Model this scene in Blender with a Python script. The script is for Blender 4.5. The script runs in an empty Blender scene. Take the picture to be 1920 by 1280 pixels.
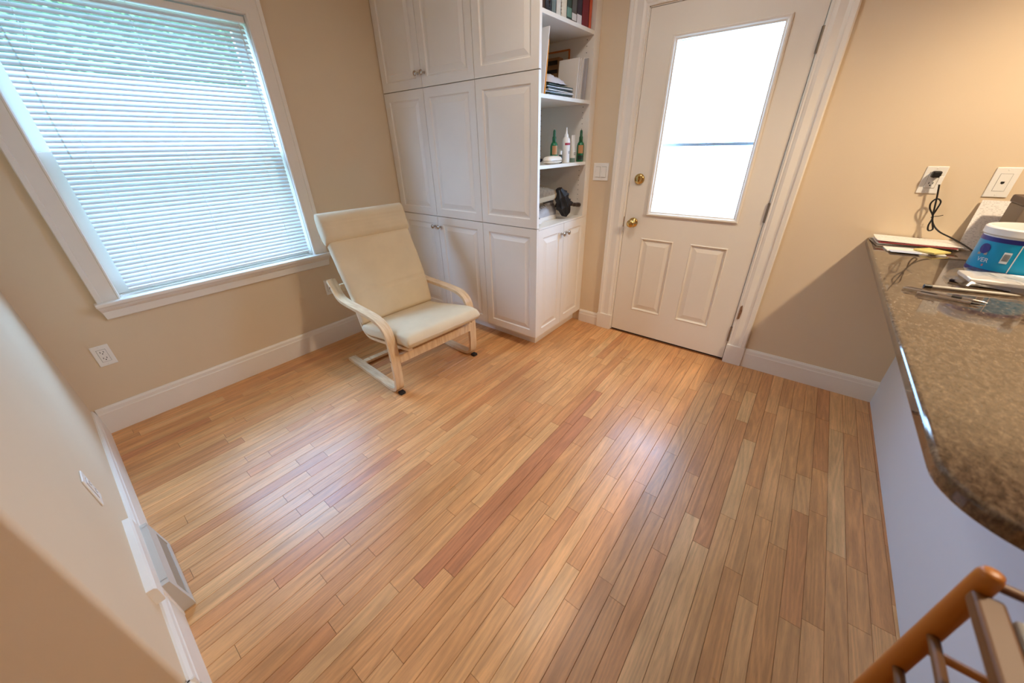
import bpy, bmesh, math, random
from mathutils import Vector, Matrix
random.seed(7)
S = bpy.context.scene
COL = S.collection
PI = math.pi

# ------------------------------------------------------------------ camera
CAM = Vector((0.2313, -2.744, 1.3737))
yaw, pitch, roll, FPX = 0.8936, -0.501, -0.023, 671.71
fw = Vector((math.sin(yaw)*math.cos(pitch), math.cos(yaw)*math.cos(pitch), math.sin(pitch)))
rt = Vector((math.cos(yaw), -math.sin(yaw), 0))
up = rt.cross(fw)
r2 = rt*math.cos(roll) + up*math.sin(roll)
u2 = -rt*math.sin(roll) + up*math.cos(roll)
cd = bpy.data.cameras.new('camera')
cd.sensor_width = 36; cd.sensor_fit = 'HORIZONTAL'; cd.lens = FPX/1920*36
cd.clip_start = 0.02; cd.clip_end = 200
cd.dof.use_dof = True; cd.dof.focus_distance = 2.2; cd.dof.aperture_fstop = 2.4
cam = bpy.data.objects.new('camera', cd); COL.objects.link(cam)
m = Matrix((r2, u2, -fw)).transposed().to_4x4(); m.translation = CAM
cam.matrix_world = m
S.camera = cam

# ------------------------------------------------------------------ world, lights, exposure
w = bpy.data.worlds.new('overcast_sky'); S.world = w; w.use_nodes = True
bg = w.node_tree.nodes['Background']
bg.inputs[0].default_value = (0.42, 0.75, 1.28, 1); bg.inputs[1].default_value = 16.8
def area_portal(name, loc, rot, sx, sy):
    l = bpy.data.lights.new(name, 'AREA'); l.shape = 'RECTANGLE'; l.size = sx; l.size_y = sy
    l.cycles.is_portal = True
    o = bpy.data.objects.new(name, l); COL.objects.link(o); o.location = loc; o.rotation_euler = rot
    return o
area_portal('window_portal', (0.85, 0.16, 1.37), (-PI/2, 0, 0), 1.02, 1.34)
area_portal('door_portal', (3.02, -2.13, 1.42), (0, PI/2, 0), 0.95, 0.54)
def spot(name, loc, energy, color, size, blend, radius):
    l = bpy.data.lights.new(name, 'SPOT'); l.energy = energy; l.color = color
    l.spot_size = math.radians(size); l.spot_blend = blend; l.shadow_soft_size = radius
    o = bpy.data.objects.new(name, l); COL.objects.link(o); o.location = loc
    return o
LAMP = (1.85, -3.87, 2.42)
spot('kitchen_downlight_bulb', LAMP, 148, (1.0, 0.80, 0.56), 150, 0.5, 0.06)
vs = S.view_settings
vs.view_transform = 'Standard'; vs.look = 'None'; vs.exposure = 0.24; vs.gamma = 1.0
vs.use_curve_mapping = False
S.cycles.max_bounces = 10; S.cycles.diffuse_bounces = 6; S.cycles.glossy_bounces = 4
S.cycles.transmission_bounces = 6; S.cycles.transparent_max_bounces = 10
S.cycles.sample_clamp_indirect = 6.0
S.cycles.use_denoising = True
S.cycles.caustics_reflective = False; S.cycles.caustics_refractive = False

# ------------------------------------------------------------------ materials
def lin(c):
    c = c/255.0
    return c/12.92 if c <= 0.04045 else ((c+0.055)/1.055)**2.4
def rgb(r, g, b): return (lin(r), lin(g), lin(b), 1)
MATS = {}
def mat(name, col, rough=0.5, metal=0.0, noise=0.0, nscale=20, bump=0.0, bscale=80, trans=0.0, spec=0.5, coat=0.0):
    if name in MATS: return MATS[name]
    M = bpy.data.materials.new(name); M.use_nodes = True; MATS[name] = M
    nt = M.node_tree; P = nt.nodes['Principled BSDF']
    P.inputs['Base Color'].default_value = col; P.inputs['Roughness'].default_value = rough
    P.inputs['Metallic'].default_value = metal; P.inputs['Specular IOR Level'].default_value = spec
    P.inputs['Coat Weight'].default_value = coat
    tc = nt.nodes.new('ShaderNodeTexCoord')
    if noise > 0:
        n = nt.nodes.new('ShaderNodeTexNoise'); n.inputs['Scale'].default_value = nscale; n.inputs['Detail'].default_value = 5
        nt.links.new(tc.outputs['Object'], n.inputs['Vector'])
        r = nt.nodes.new('ShaderNodeValToRGB')
        r.color_ramp.elements[0].position = 0.3; r.color_ramp.elements[1].position = 0.7
        r.color_ramp.elements[0].color = tuple(max(0, c*(1-noise)) for c in col[:3])+(1,)
        r.color_ramp.elements[1].color = tuple(min(1, c*(1+noise*0.6)) for c in col[:3])+(1,)
        nt.links.new(n.outputs['Fac'], r.inputs['Fac']); nt.links.new(r.outputs['Color'], P.inputs['Base Color'])
    if bump > 0:
        n2 = nt.nodes.new('ShaderNodeTexNoise'); n2.inputs['Scale'].default_value = bscale; n2.inputs['Detail'].default_value = 3
        nt.links.new(tc.outputs['Object'], n2.inputs['Vector'])
        b = nt.nodes.new('ShaderNodeBump'); b.inputs['Strength'].default_value = bump; b.inputs['Distance'].default_value = 0.002
        nt.links.new(n2.outputs['Fac'], b.inputs['Height']); nt.links.new(b.outputs['Normal'], P.inputs['Normal'])
    if trans > 0:
        out = nt.nodes['Material Output']; t = nt.nodes.new('ShaderNodeBsdfTranslucent'); t.inputs['Color'].default_value = col
        mx = nt.nodes.new('ShaderNodeMixShader'); mx.inputs[0].default_value = trans
        nt.links.new(P.outputs[0], mx.inputs[1]); nt.links.new(t.outputs[0], mx.inputs[2]); nt.links.new(mx.outputs[0], out.inputs[0])
    return M
def glass(name, tint=(1, 1, 1, 1), refl=0.06, rough=0.0):
    M = bpy.data.materials.new(name); M.use_nodes = True; MATS[name] = M
    nt = M.node_tree; nt.nodes.remove(nt.nodes['Principled BSDF'])
    t = nt.nodes.new('ShaderNodeBsdfTransparent'); t.inputs[0].default_value = tint
    g = nt.nodes.new('ShaderNodeBsdfGlossy'); g.inputs['Roughness'].default_value = rough
    mx = nt.nodes.new('ShaderNodeMixShader'); mx.inputs[0].default_value = refl
    nt.links.new(t.outputs[0], mx.inputs[1]); nt.links.new(g.outputs[0], mx.inputs[2])
    nt.links.new(mx.outputs[0], nt.nodes['Material Output'].inputs[0])
    return M

WALL = mat('wall_paint_cream', rgb(222, 202, 172), 0.75, bump=0.08, bscale=220, noise=0.02, nscale=3)
CEIL = mat('ceiling_paint', rgb(240, 236, 226), 0.9)
PONY = mat('counter_wall_white', rgb(212, 223, 240), 0.7, bump=0.06, bscale=200)  # white wall, its colour tinted blue to carry the cool daylight
TRIM = mat('trim_white', rgb(236, 230, 220), 0.42, noise=0.02, nscale=8)
CABW = mat('cabinet_white', rgb(236, 230, 220), 0.38, noise=0.015, nscale=6)
SHELFW = mat('shelf_white', rgb(234, 228, 216), 0.45)
DOORW = mat('door_white', rgb(234, 226, 212), 0.5, noise=0.03, nscale=3, bump=0.03, bscale=60)
SLAT = mat('blind_slat_white', rgb(226, 229, 230), 0.4, trans=0.05)
BLINDW = mat('blind_rail_white', rgb(235, 235, 232), 0.4)
CORDW = mat('blind_cord', rgb(230, 228, 222), 0.7)
BRASS = mat('polished_brass', rgb(212, 178, 112), 0.16, 1.0)
NICKEL = mat('brushed_nickel', rgb(190, 182, 172), 0.25, 1.0)
STEEL = mat('hinge_steel', rgb(150, 142, 130), 0.4, 1.0)
BLACK = mat('black_plastic', rgb(22, 20, 20), 0.45)
RUBBER = mat('black_rubber', rgb(28, 26, 25), 0.7)
PLATEW = mat('plate_white', rgb(240, 238, 232), 0.35)
SLOT = mat('slot_dark', rgb(18, 14, 12), 0.8)
GLASSP = glass('clear_pane', (0.97, 0.985, 0.98, 1), 0.05)
CONC = mat('pale_concrete', rgb(232, 230, 226), 0.9, noise=0.05, nscale=2)
ALU = mat('storm_aluminium', rgb(150, 160, 170), 0.4, 0.6)
GRILLE = mat('register_enamel', rgb(196, 188, 176), 0.4)
GDARK = mat('register_inside', rgb(60, 58, 52), 0.8)
SCUFF = mat('scuffed_bare_wood', rgb(140, 104, 76), 0.8, noise=0.3, nscale=60)

def wood_planks():
    M = bpy.data.materials.new('oak_floorboards'); M.use_nodes = True
    nt = M.node_tree; N = nt.nodes; Lk = nt.links; P = N['Principled BSDF']
    geo = N.new('ShaderNodeNewGeometry'); oi = N.new('ShaderNodeObjectInfo')
    off = N.new('ShaderNodeVectorMath'); off.operation = 'SCALE'; off.inputs[0].default_value = (37.0, 19.0, 11.0)
    Lk.new(oi.outputs['Random'], off.inputs['Scale'])
    add = N.new('ShaderNodeVectorMath'); add.operation = 'ADD'
    Lk.new(geo.outputs['Position'], add.inputs[0]); Lk.new(off.outputs[0], add.inputs[1])
    mp = N.new('ShaderNodeMapping'); mp.inputs['Scale'].default_value = (2.2, 34, 1)
    Lk.new(add.outputs[0], mp.inputs['Vector'])
    n1 = N.new('ShaderNodeTexNoise'); n1.inputs['Scale'].default_value = 1.0; n1.inputs['Detail'].default_value = 4; n1.inputs['Distortion'].default_value = 1.2
    Lk.new(mp.outputs[0], n1.inputs['Vector'])
    # cathedral grain: rings of a stretched wave
    mp2 = N.new('ShaderNodeMapping'); mp2.inputs['Scale'].default_value = (1.1, 15, 1)
    Lk.new(add.outputs[0], mp2.inputs['Vector'])
    nz = N.new('ShaderNodeTexNoise'); nz.inputs['Scale'].default_value = 0.9; nz.inputs['Detail'].default_value = 1
    Lk.new(mp2.outputs[0], nz.inputs['Vector'])
    mul = N.new('ShaderNodeMath'); mul.operation = 'MULTIPLY'; mul.inputs[1].default_value = 75
    Lk.new(nz.outputs['Fac'], mul.inputs[0])
    sn = N.new('ShaderNodeMath'); sn.operation = 'SINE'; Lk.new(mul.outputs[0], sn.inputs[0])
    mr = N.new('ShaderNodeMapRange'); mr.inputs['From Min'].default_value = -1; mr.inputs['From Max'].default_value = 1
    mr.inputs['To Min'].default_value = 0.88; mr.inputs['To Max'].default_value = 1.04
    Lk.new(sn.outputs[0], mr.inputs['Value'])
    r1 = N.new('ShaderNodeMapRange'); r1.inputs['From Min'].default_value = 0.3; r1.inputs['From Max'].default_value = 0.7
    r1.inputs['To Min'].default_value = 0.83; r1.inputs['To Max'].default_value = 1.09
    Lk.new(n1.outputs['Fac'], r1.inputs['Value'])
    # fine pores
    mp3 = N.new('ShaderNodeMapping'); mp3.inputs['Scale'].default_value = (28, 420, 1); Lk.new(add.outputs[0], mp3.inputs['Vector'])
    n3 = N.new('ShaderNodeTexNoise'); n3.inputs['Scale'].default_value = 1; n3.inputs['Detail'].default_value = 2; Lk.new(mp3.outputs[0], n3.inputs['Vector'])
    r3 = N.new('ShaderNodeMapRange'); r3.inputs['From Min'].default_value = 0.25; r3.inputs['From Max'].default_value = 0.55
    r3.inputs['To Min'].default_value = 0.84; r3.inputs['To Max'].default_value = 1.0; Lk.new(n3.outputs['Fac'], r3.inputs['Value'])
    m1 = N.new('ShaderNodeMath'); m1.operation = 'MULTIPLY'; Lk.new(mr.outputs[0], m1.inputs[0]); Lk.new(r1.outputs[0], m1.inputs[1])
    m2 = N.new('ShaderNodeMath'); m2.operation = 'MULTIPLY'; Lk.new(m1.outputs[0], m2.inputs[0]); Lk.new(r3.outputs[0], m2.inputs[1])
    # worn, dirtier patches with a shape of their own
    nw = N.new('ShaderNodeTexNoise'); nw.inputs['Scale'].default_value = 2.6; nw.inputs['Detail'].default_value = 6
    Lk.new(geo.outputs['Position'], nw.inputs['Vector'])
    rw = N.new('ShaderNodeMapRange'); rw.inputs['From Min'].default_value = 0.35; rw.inputs['From Max'].default_value = 0.65
    rw.inputs['To Min'].default_value = 0.9; rw.inputs['To Max'].default_value = 1.05; Lk.new(nw.outputs['Fac'], rw.inputs['Value'])
    m3 = N.new('ShaderNodeMath'); m3.operation = 'MULTIPLY'; Lk.new(m2.outputs[0], m3.inputs[0]); Lk.new(rw.outputs[0], m3.inputs[1])
    sc = N.new('ShaderNodeVectorMath'); sc.operation = 'SCALE'
    Lk.new(oi.outputs['Color'], sc.inputs[0]); Lk.new(m3.outputs[0], sc.inputs['Scale'])
    Lk.new(sc.outputs[0], P.inputs['Base Color'])
    rr = N.new('ShaderNodeMapRange'); rr.inputs['From Min'].default_value = 0.3; rr.inputs['From Max'].default_value = 0.7
    rr.inputs['To Min'].default_value = 0.27; rr.inputs['To Max'].default_value = 0.44; Lk.new(nw.outputs['Fac'], rr.inputs['Value'])
    Lk.new(rr.outputs[0], P.inputs['Roughness'])
    b = N.new('ShaderNodeBump'); b.inputs['Strength'].default_value = 0.08; b.inputs['Distance'].default_value = 0.001
    Lk.new(m2.outputs[0], b.inputs['Height']); Lk.new(b.outputs[0], P.inputs['Normal'])
    return M
OAK = wood_planks()
SUBF = mat('dark_joint', rgb(70, 42, 22), 0.9)

def granite():
    M = bpy.data.materials.new('brown_granite'); M.use_nodes = True
    nt = M.node_tree; N = nt.nodes; Lk = nt.links; P = N['Principled BSDF']
    tc = N.new('ShaderNodeTexCoord')
    mp = N.new('ShaderNodeMapping'); mp.inputs['Scale'].default_value = (1.0, 1.7, 1.0); mp.inputs['Rotation'].default_value = (0, 0, 0.5)
    Lk.new(tc.outputs['Object'], mp.inputs['Vector'])
    a = N.new('ShaderNodeTexNoise'); a.inputs['Scale'].default_value = 62; a.inputs['Detail'].default_value = 8; a.inputs['Roughness'].default_value = 0.75; a.inputs['Distortion'].default_value = 0.3
    Lk.new(mp.outputs[0], a.inputs['Vector'])
    r = N.new('ShaderNodeValToRGB'); e = r.color_ramp.elements
    e[0].position = 0.30; e[0].color = rgb(38, 30, 24); e[1].position = 0.76; e[1].color = rgb(160, 144, 122)
    for p_, c_ in ((0.44, rgb(72, 58, 46)), (0.54, rgb(96, 80, 64)), (0.62, rgb(112, 96, 78))):
        q = e.new(p_); q.color = c_
    Lk.new(a.outputs['Fac'], r.inputs['Fac']); Lk.new(r.outputs[0], P.inputs['Base Color'])
    P.inputs['Roughness'].default_value = 0.05; P.inputs['Specular IOR Level'].default_value = 0.62
    return M
GRAN = granite()

def birch():
    M = bpy.data.materials.new('birch_veneer'); M.use_nodes = True
    nt = M.node_tree; N = nt.nodes; Lk = nt.links; P = N['Principled BSDF']
    tc = N.new('ShaderNodeTexCoord'); n = N.new('ShaderNodeTexNoise'); n.inputs['Scale'].default_value = 5; n.inputs['Detail'].default_value = 6
    mp = N.new('ShaderNodeMapping'); mp.inputs['Scale'].default_value = (14, 2, 2)
    Lk.new(tc.outputs['Object'], mp.inputs['Vector']); Lk.new(mp.outputs[0], n.inputs['Vector'])
    r = N.new('ShaderNodeValToRGB'); r.color_ramp.elements[0].color = rgb(214, 182, 142); r.color_ramp.elements[1].color = rgb(234, 208, 172)
    r.color_ramp.elements[0].position = .35; r.color_ramp.elements[1].position = .65
    Lk.new(n.outputs['Fac'], r.inputs['Fac']); Lk.new(r.outputs[0], P.inputs['Base Color']); P.inputs['Roughness'].default_value = 0.32
    return M
BIRCH = birch()
CUSH = mat('cushion_canvas', rgb(218, 200, 168), 0.85, noise=0.05, nscale=8, bump=0.25, bscale=350)

# ------------------------------------------------------------------ mesh helpers
class MB:
    def __init__(s): s.v = []; s.f = []
    def add(s, vs, fs):
        o = len(s.v); s.v += [tuple(v) for v in vs]; s.f += [tuple(i+o for i in f) for f in fs]; return s
    def box(s, x0, x1, y0, y1, z0, z1):
        vs = [(x, y, z) for z in (z0, z1) for y in (y0, y1) for x in (x0, x1)]
        return s.add(vs, [(0,2,3,1), (4,5,7,6), (0,1,5,4), (2,6,7,3), (0,4,6,2), (1,3,7,5)])
    def prism(s, poly, f0, f1):
        """poly list of 2d points; f0,f1 map 2d -> 3d for the two caps"""
        n = len(poly); a = [f0(p) for p in poly]; b = [f1(p) for p in poly]
        fs = [tuple(range(n-1, -1, -1)), tuple(range(n, 2*n))]
        fs += [(i, (i+1) % n, n+(i+1) % n, n+i) for i in range(n)]
        return s.add(a+b, fs)
    def tube(s, path, r, n=8, cap=True):
        path = [Vector(p) for p in path]; k = len(path); rs = r if isinstance(r, (list, tuple)) else [r]*k
        vs = []; prev = None
        for i in range(k):
            t = (path[min(i+1, k-1)] - path[max(i-1, 0)]).normalized()
            if prev is None:
                a = Vector((0, 0, 1)) if abs(t.z) < .9 else Vector((1, 0, 0)); u = t.cross(a).normalized()
            else:
                u = (prev - t*prev.dot(t)).normalized()
            prev = u; v_ = t.cross(u)
            vs += [path[i] + (u*math.cos(2*PI*j/n) + v_*math.sin(2*PI*j/n))*rs[i] for j in range(n)]
        fs = [(i*n+j, i*n+(j+1) % n, (i+1)*n+(j+1) % n, (i+1)*n+j) for i in range(k-1) for j in range(n)]
        if cap: fs += [tuple(range(n-1, -1, -1)), tuple(range((k-1)*n, k*n))]
        return s.add(vs, fs)
    def lathe(s, prof, axis_o, axis_d, n=20):
        """prof: list of (radius, distance along axis)"""
        d = Vector(axis_d).normalized(); o = Vector(axis_o)
        a = Vector((0, 0, 1)) if abs(d.z) < .9 else Vector((1, 0, 0)); u = d.cross(a).normalized(); v_ = d.cross(u)
        vs = [o + d*h + (u*math.cos(2*PI*j/n) + v_*math.sin(2*PI*j/n))*max(r, 1e-5) for r, h in prof for j in range(n)]
        k = len(prof)
        fs = [(i*n+j, i*n+(j+1) % n, (i+1)*n+(j+1) % n, (i+1)*n+j) for i in range(k-1) for j in range(n)]
        fs += [tuple(range(n-1, -1, -1)), tuple(range((k-1)*n, k*n))]
        return s.add(vs, fs)
    def grid(s, rows, closed=False):
        k = len(rows); n = len(rows[0]); vs = [p for r in rows for p in r]
        fs = [(i*n+j, i*n+(j+1) % n, (i+1)*n+(j+1) % n, (i+1)*n+j) for i in range(k-1) for j in range(n if closed else n-1)]
        return s.add(vs, fs)
    def xf(s, M): s.v = [tuple(M @ Vector(v)) for v in s.v]; return s
    def mesh(s, name, smooth=False):
        me = bpy.data.meshes.new(name); me.from_pydata(s.v, [], s.f); me.validate()
        bm = bmesh.new(); bm.from_mesh(me); bmesh.ops.recalc_face_normals(bm, faces=bm.faces); bm.to_mesh(me); bm.free()
        if smooth:
            for p in me.polygons: p.use_smooth = True
        return me
    def build(s, name, material, parent=None, smooth=False, bevel=0.0, seg=2, sub=0, angle=None):
        me = s.mesh(name, smooth); me.materials.append(material)
        o = bpy.data.objects.new(name, me); COL.objects.link(o)
        if parent is not None: o.parent = parent
        if bevel > 0:
            b = o.modifiers.new('bevel', 'BEVEL'); b.width = bevel; b.segments = seg; b.limit_method = 'ANGLE'; b.angle_limit = math.radians(40)
        if sub:
            m_ = o.modifiers.new('sub', 'SUBSURF'); m_.levels = sub; m_.render_levels = sub
        if angle:
            for p in me.polygons: p.use_smooth = True
            try: me.set_sharp_from_angle(angle=math.radians(angle))
            except Exception: pass
        return o
def tag(o, label=None, cat=None, group=None, kind=None):
    if label: o['label'] = label
    if cat: o['category'] = cat
    if group: o['group'] = group
    if kind: o['kind'] = kind
    return o
def empty(name, loc=(0, 0, 0), label=None, cat=None, group=None, kind=None):
    o = bpy.data.objects.new(name, None); o.empty_display_size = 0.05; COL.objects.link(o)
    o.location = loc
    if loc != (0, 0, 0): o.matrix_world = Matrix.Translation(loc)
    return tag(o, label, cat, group, kind)
def adopt(parent, o):
    """parent o keeping its world-space vertices (o is built in world space)"""
    o.parent = parent; o.matrix_parent_inverse = Matrix.Translation(parent.location).inverted(); return o
class Thing:
    """thing with parts given in world space"""
    def __init__(s, name, loc, label, cat, group=None, kind=None):
        s.root = empty(name, loc, label, cat, group, kind)
    def part(s, name, mb, material, parent=None, **k):
        lab = k.pop('label', None); knd = k.pop('kind', None)
        o = mb.build(name, material, None, **k)
        if parent is None: adopt(s.root, o)
        else: o.parent = parent          # parts sit at the world origin, so no offset is needed
        if lab: o['label'] = lab
        if knd: o['kind'] = knd
        return o
def catmull(pts, n=6):
    P = [Vector(p) for p in pts]; P = [P[0]*2-P[1]] + P + [P[-1]*2-P[-2]]; out = []
    for i in range(1, len(P)-2):
        for t in range(n):
            t /= n; a, b, c, d = P[i-1:i+3]
            out.append(0.5*((2*b)+(-a+c)*t+(2*a-5*b+4*c-d)*t*t+(-a+3*b-3*c+d)*t**3))
    out.append(P[-2]); return out

# ------------------------------------------------------------------ dimensions
L = 2.859; YP = -3.344; H = 2.44; YC = -1.81; BBT = 0.016
WX0, WX1, WZ0, WZ1 = 0.34, 1.362, 0.70, 2.03       # window opening
DY0, DY1, DZ1 = -1.700, -2.558, 2.05               # door opening
KY = -5.6; KX = -1.7                               # kitchen behind the camera

# ------------------------------------------------------------------ shell
b = MB(); T_ = 0.14
b.box(-0.02, WX0-.014, 0, T_, -.03, H); b.box(WX1+.014, L+T_, 0, T_, -.03, H); b.box(WX0-.014, WX1+.014, 0, T_, -.03, WZ0-.014); b.box(WX0-.014, WX1+.014, 0, T_, WZ1+.014, H)
tag(b.build('wall_window', WALL), kind='structure', label='cream painted wall holding the window with blinds')
b = MB()
b.box(L, L+T_, DY0, 0, -.03, H); b.box(L, L+T_, KY, DY1, -.03, H); b.box(L, L+T_, DY1, DY0, -.03, -.006); b.box(L, L+T_, DY1, DY0, DZ1, H)
tag(b.build('wall_door', WALL), kind='structure', label='cream painted wall around the white entry door')
R_ = 0.012
poly = [(-0.0, 0.0), (KX, 0.0), (KX, YC)] + [(-R_+R_*math.cos(a), YC+R_+R_*math.sin(a)) for a in [-PI/2+PI/2*i/8 for i in range(9)]]
tag(MB().prism(poly, lambda p: (p[0], p[1], -.03), lambda p: (p[0], p[1], H)).build('wall_left', WALL, angle=30), kind='structure',
    label='cream wall with a rounded outside corner beside the floor register')
tag(MB().box(KX-T_, KX, KY, YC, 0, H).build('wall_hall', WALL), kind='structure', label='cream kitchen side wall')
tag(MB().box(KX-T_, L+T_, KY-T_, KY, 0, H).build('wall_kitchen', WALL), kind='structure', label='cream kitchen back wall')
b = MB(); lx, ly = LAMP[0], LAMP[1]; hr = 0.075
b.box(KX-T_, lx-hr, KY-T_, T_, H, H+0.1); b.box(lx+hr, L+T_, KY-T_, T_, H, H+0.1)
b.box(lx-hr, lx+hr, KY-T_, ly-hr, H, H+0.1); b.box(lx-hr, lx+hr, ly+hr, T_, H, H+0.1); b.box(lx-hr, lx+hr, ly-hr, ly+hr, H+0.09, H+0.1)
tag(b.build('ceiling', CEIL), kind='structure', label='white ceiling')
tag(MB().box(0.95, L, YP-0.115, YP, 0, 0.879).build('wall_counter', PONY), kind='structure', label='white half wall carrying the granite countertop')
tag(MB().box(L+0.18, 16, -14, 16, -0.35, -0.3).build('ground', CONC), kind='structure', label='pale paved ground outside the door')
tag(MB().box(-14, L+.179, 0.2, 16, -0.35, -0.3).build('lawn', mat('lawn_green', rgb(92, 116, 70), .95, noise=.3, nscale=6)), kind='structure', label='green lawn outside the window')

# added fill light above the nook, out of view, with an invented fixture plate
nl = Thing('nook_fill_fixture', (1.75, -1.95, H), 'round white plate of the added, unseen fill light above the nook', 'lamp')
nl.part('base_plate', MB().lathe([(0, 0), (.17, 0), (.17, -.02), (.15, -.028), (0, -.028)], (1.75, -1.95, H-.0005), (0, 0, 1), 36), TRIM, angle=40)
ll = bpy.data.lights.new('nook_fill_light', 'AREA'); ll.shape = 'DISK'; ll.size = .28; ll.energy = 8.0; ll.color = (1.0, .90, .80)
lo = bpy.data.objects.new('nook_fill_light', ll); COL.objects.link(lo); lo.location = (1.75, -1.95, H-.034)

# leafy hedge outside the window
tag(MB().box(-9, 11, 5.0, 5.15, -.3, 2.25).build('wall_neighbour', mat('pale_siding', rgb(168, 172, 172), .8, noise=.05, nscale=4)), kind='structure', label='pale garden wall outside the window')
hg = Thing('hedge', (0.8, 6.2, -.3), 'tall leafy green hedge behind the pale garden wall outside the window', 'hedge')
core = []; rh = random.Random(2)
for i in range(9):
    ph = i/8*PI; core.append([(0.8+7.0*math.copysign(abs(math.cos(q))**.5, math.cos(q))*math.sin(ph)**.35 if 0 < i < 8 else .8, 6.4+.7*math.sin(q)*math.sin(ph)**.5, 2.1-2.4*math.cos(ph)) for q in [2*PI*j/24 for j in range(24)]])
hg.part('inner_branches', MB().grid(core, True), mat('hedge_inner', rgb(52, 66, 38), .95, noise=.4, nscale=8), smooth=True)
lv = MB()
for i in range(9000):
    x_ = rh.uniform(-6, 7.6); z_ = 1.9+2.8*rh.random(); y_ = 5.65+rh.uniform(-.12, .25)+.35*max(0, (z_-3.8))+.12*math.sin(x_*3)+.1*math.sin(z_*4)
    a_ = rh.uniform(0, 2*PI); r_ = rh.uniform(.03, .06); n_ = Vector((rh.uniform(-.6, .6), -1, rh.uniform(-.2, 1))).normalized()
    u_ = n_.orthogonal().normalized(); w_ = n_.cross(u_); d_ = u_*math.cos(a_)+w_*math.sin(a_); e2 = n_.cross(d_); c_ = Vector((x_, y_, z_))
    lv.add([c_-d_*r_, c_+e2*r_*.5, c_+d_*r_, c_-e2*r_*.5], [(0, 1, 2, 3)])
ho = hg.part('leaves', lv, mat('hedge_leaf', rgb(96, 128, 62), .6, noise=.3, nscale=3, trans=.3)); ho['kind'] = 'stuff'

# downlight trim (recessed lamp whose light falls over the counter)
dl = Thing('recessed_downlight', (lx, ly, H), 'white recessed ceiling downlight over the kitchen side of the counter', 'lamp')
dl.part('trim_ring', MB().lathe([(0.072, 0.0), (0.072, -0.006), (0.1, -0.004), (0.1, 0.0)], (lx, ly, H-0.001), (0, 0, 1), 28), TRIM, smooth=False)

# baseboards
def bb_profile(h): return [(0, 0), (BBT, 0), (BBT, h-0.035), (BBT*0.85, h-0.03), (BBT*0.75, h-0.012), (BBT*0.35, h), (0, h)]
def bb_y(name, x0, x1, y, sgn, h, label):       # runs along x, on wall at y, sticking out by sgn
    tag(MB().prism(bb_profile(h), lambda p: (x0, y+sgn*p[0], p[1]), lambda p: (x1, y+sgn*p[0], p[1])).build(name, TRIM), kind='structure', label=label)
def bb_x(name, y0, y1, x, sgn, h, label):
    return tag(MB().prism(bb_profile(h), lambda p: (x+sgn*p[0], y0, p[1]), lambda p: (x+sgn*p[0], y1, p[1])).build(name, TRIM), kind='structure', label=label)
bb_y('baseboard_window', BBT*0.9, 2.27, 0, -1, 0.158, 'white baseboard under the window')
bb_x('baseboard_left', 0, -1.10, 0, 1, 0.158, 'white baseboard between the window wall and the floor register')
bb_x('baseboard_hall', -1.47, YC-BBT, 0, 1, 0.158, 'white baseboard running from the register to the wall corner')
bb_y('baseboard_return', KX, BBT, YC, -1, 0.158, 'white baseboard on the kitchen side of the wall corner')
bb_x('baseboard_door', -2.665, YP, L, -1, 0.135, 'white baseboard between door casing and half wall')
bb_x('baseboard_strip', -1.405, -1.583, L, -1, 0.105, 'short white baseboard between cabinet and door casing')

# ------------------------------------------------------------------ floor of oak strips
fl = MB().box(KX, L, KY, 0, -0.03, -0.011).build('floor', SUBF); tag(fl, kind='structure', label='honey oak strip floor')
PW = 0.0585; GAP = 0.0011
# unit plank: 1 long, PW wide, slight eased top edge
e_ = 0.0007
def plank_mesh():
    x0, x1, y0, y1 = 0, 1, GAP/2, PW-GAP/2
    u = MB(); u.v = [(x0, y0, -.011), (x1, y0, -.011), (x1, y1, -.011), (x0, y1, -.011),
                     (x0, y0, -e_), (x1, y0, -e_), (x1, y1, -e_), (x0, y1, -e_),
                     (x0, y0+e_, 0), (x1, y0+e_, 0), (x1, y1-e_, 0), (x0, y1-e_, 0)]
    u.f = [(0,1,5,4), (1,2,6,5), (2,3,7,6), (3,0,4,7), (4,5,9,8), (6,7,11,10), (5,6,10,9), (7,4,8,11), (8,9,10,11)]
    me = u.mesh('plank'); me.materials.append(OAK); return me
pm = plank_mesh()
def project(x, y, z):
    d = Vector((x, y, z)) - CAM; zz = d.dot(fw)
    if zz <= 0.05: return None
    return 960+FPX*d.dot(r2)/zz, 640-FPX*d.dot(u2)/zz, zz
tones = [((222,164,106), 6), ((226,170,112), 6), ((218,157,99), 5), ((231,178,119), 3), ((214,150,94), 3), ((236,190,132), 1.2), ((205,139,87), 1.6), ((192,122,78), 0.4)]
def pick():
    t = random.random()*sum(w_ for _, w_ in tones)
    for c, w_ in tones:
        t -= w_
        if t <= 0: break
    j = random.uniform(-4, 4); k = 0.62                     # narrow the spread around the mean board
    c = (221+(c[0]-221)*k, 162+(c[1]-162)*k, 106+(c[2]-106)*k)
    return rgb(c[0]+j, c[1]+j*0.9, c[2]+j*0.7)
planks = []
row = 0; y = -PW
DARK = [(1.25, -2.02), (1.75, -2.03), (1.4, -2.07)]
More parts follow.
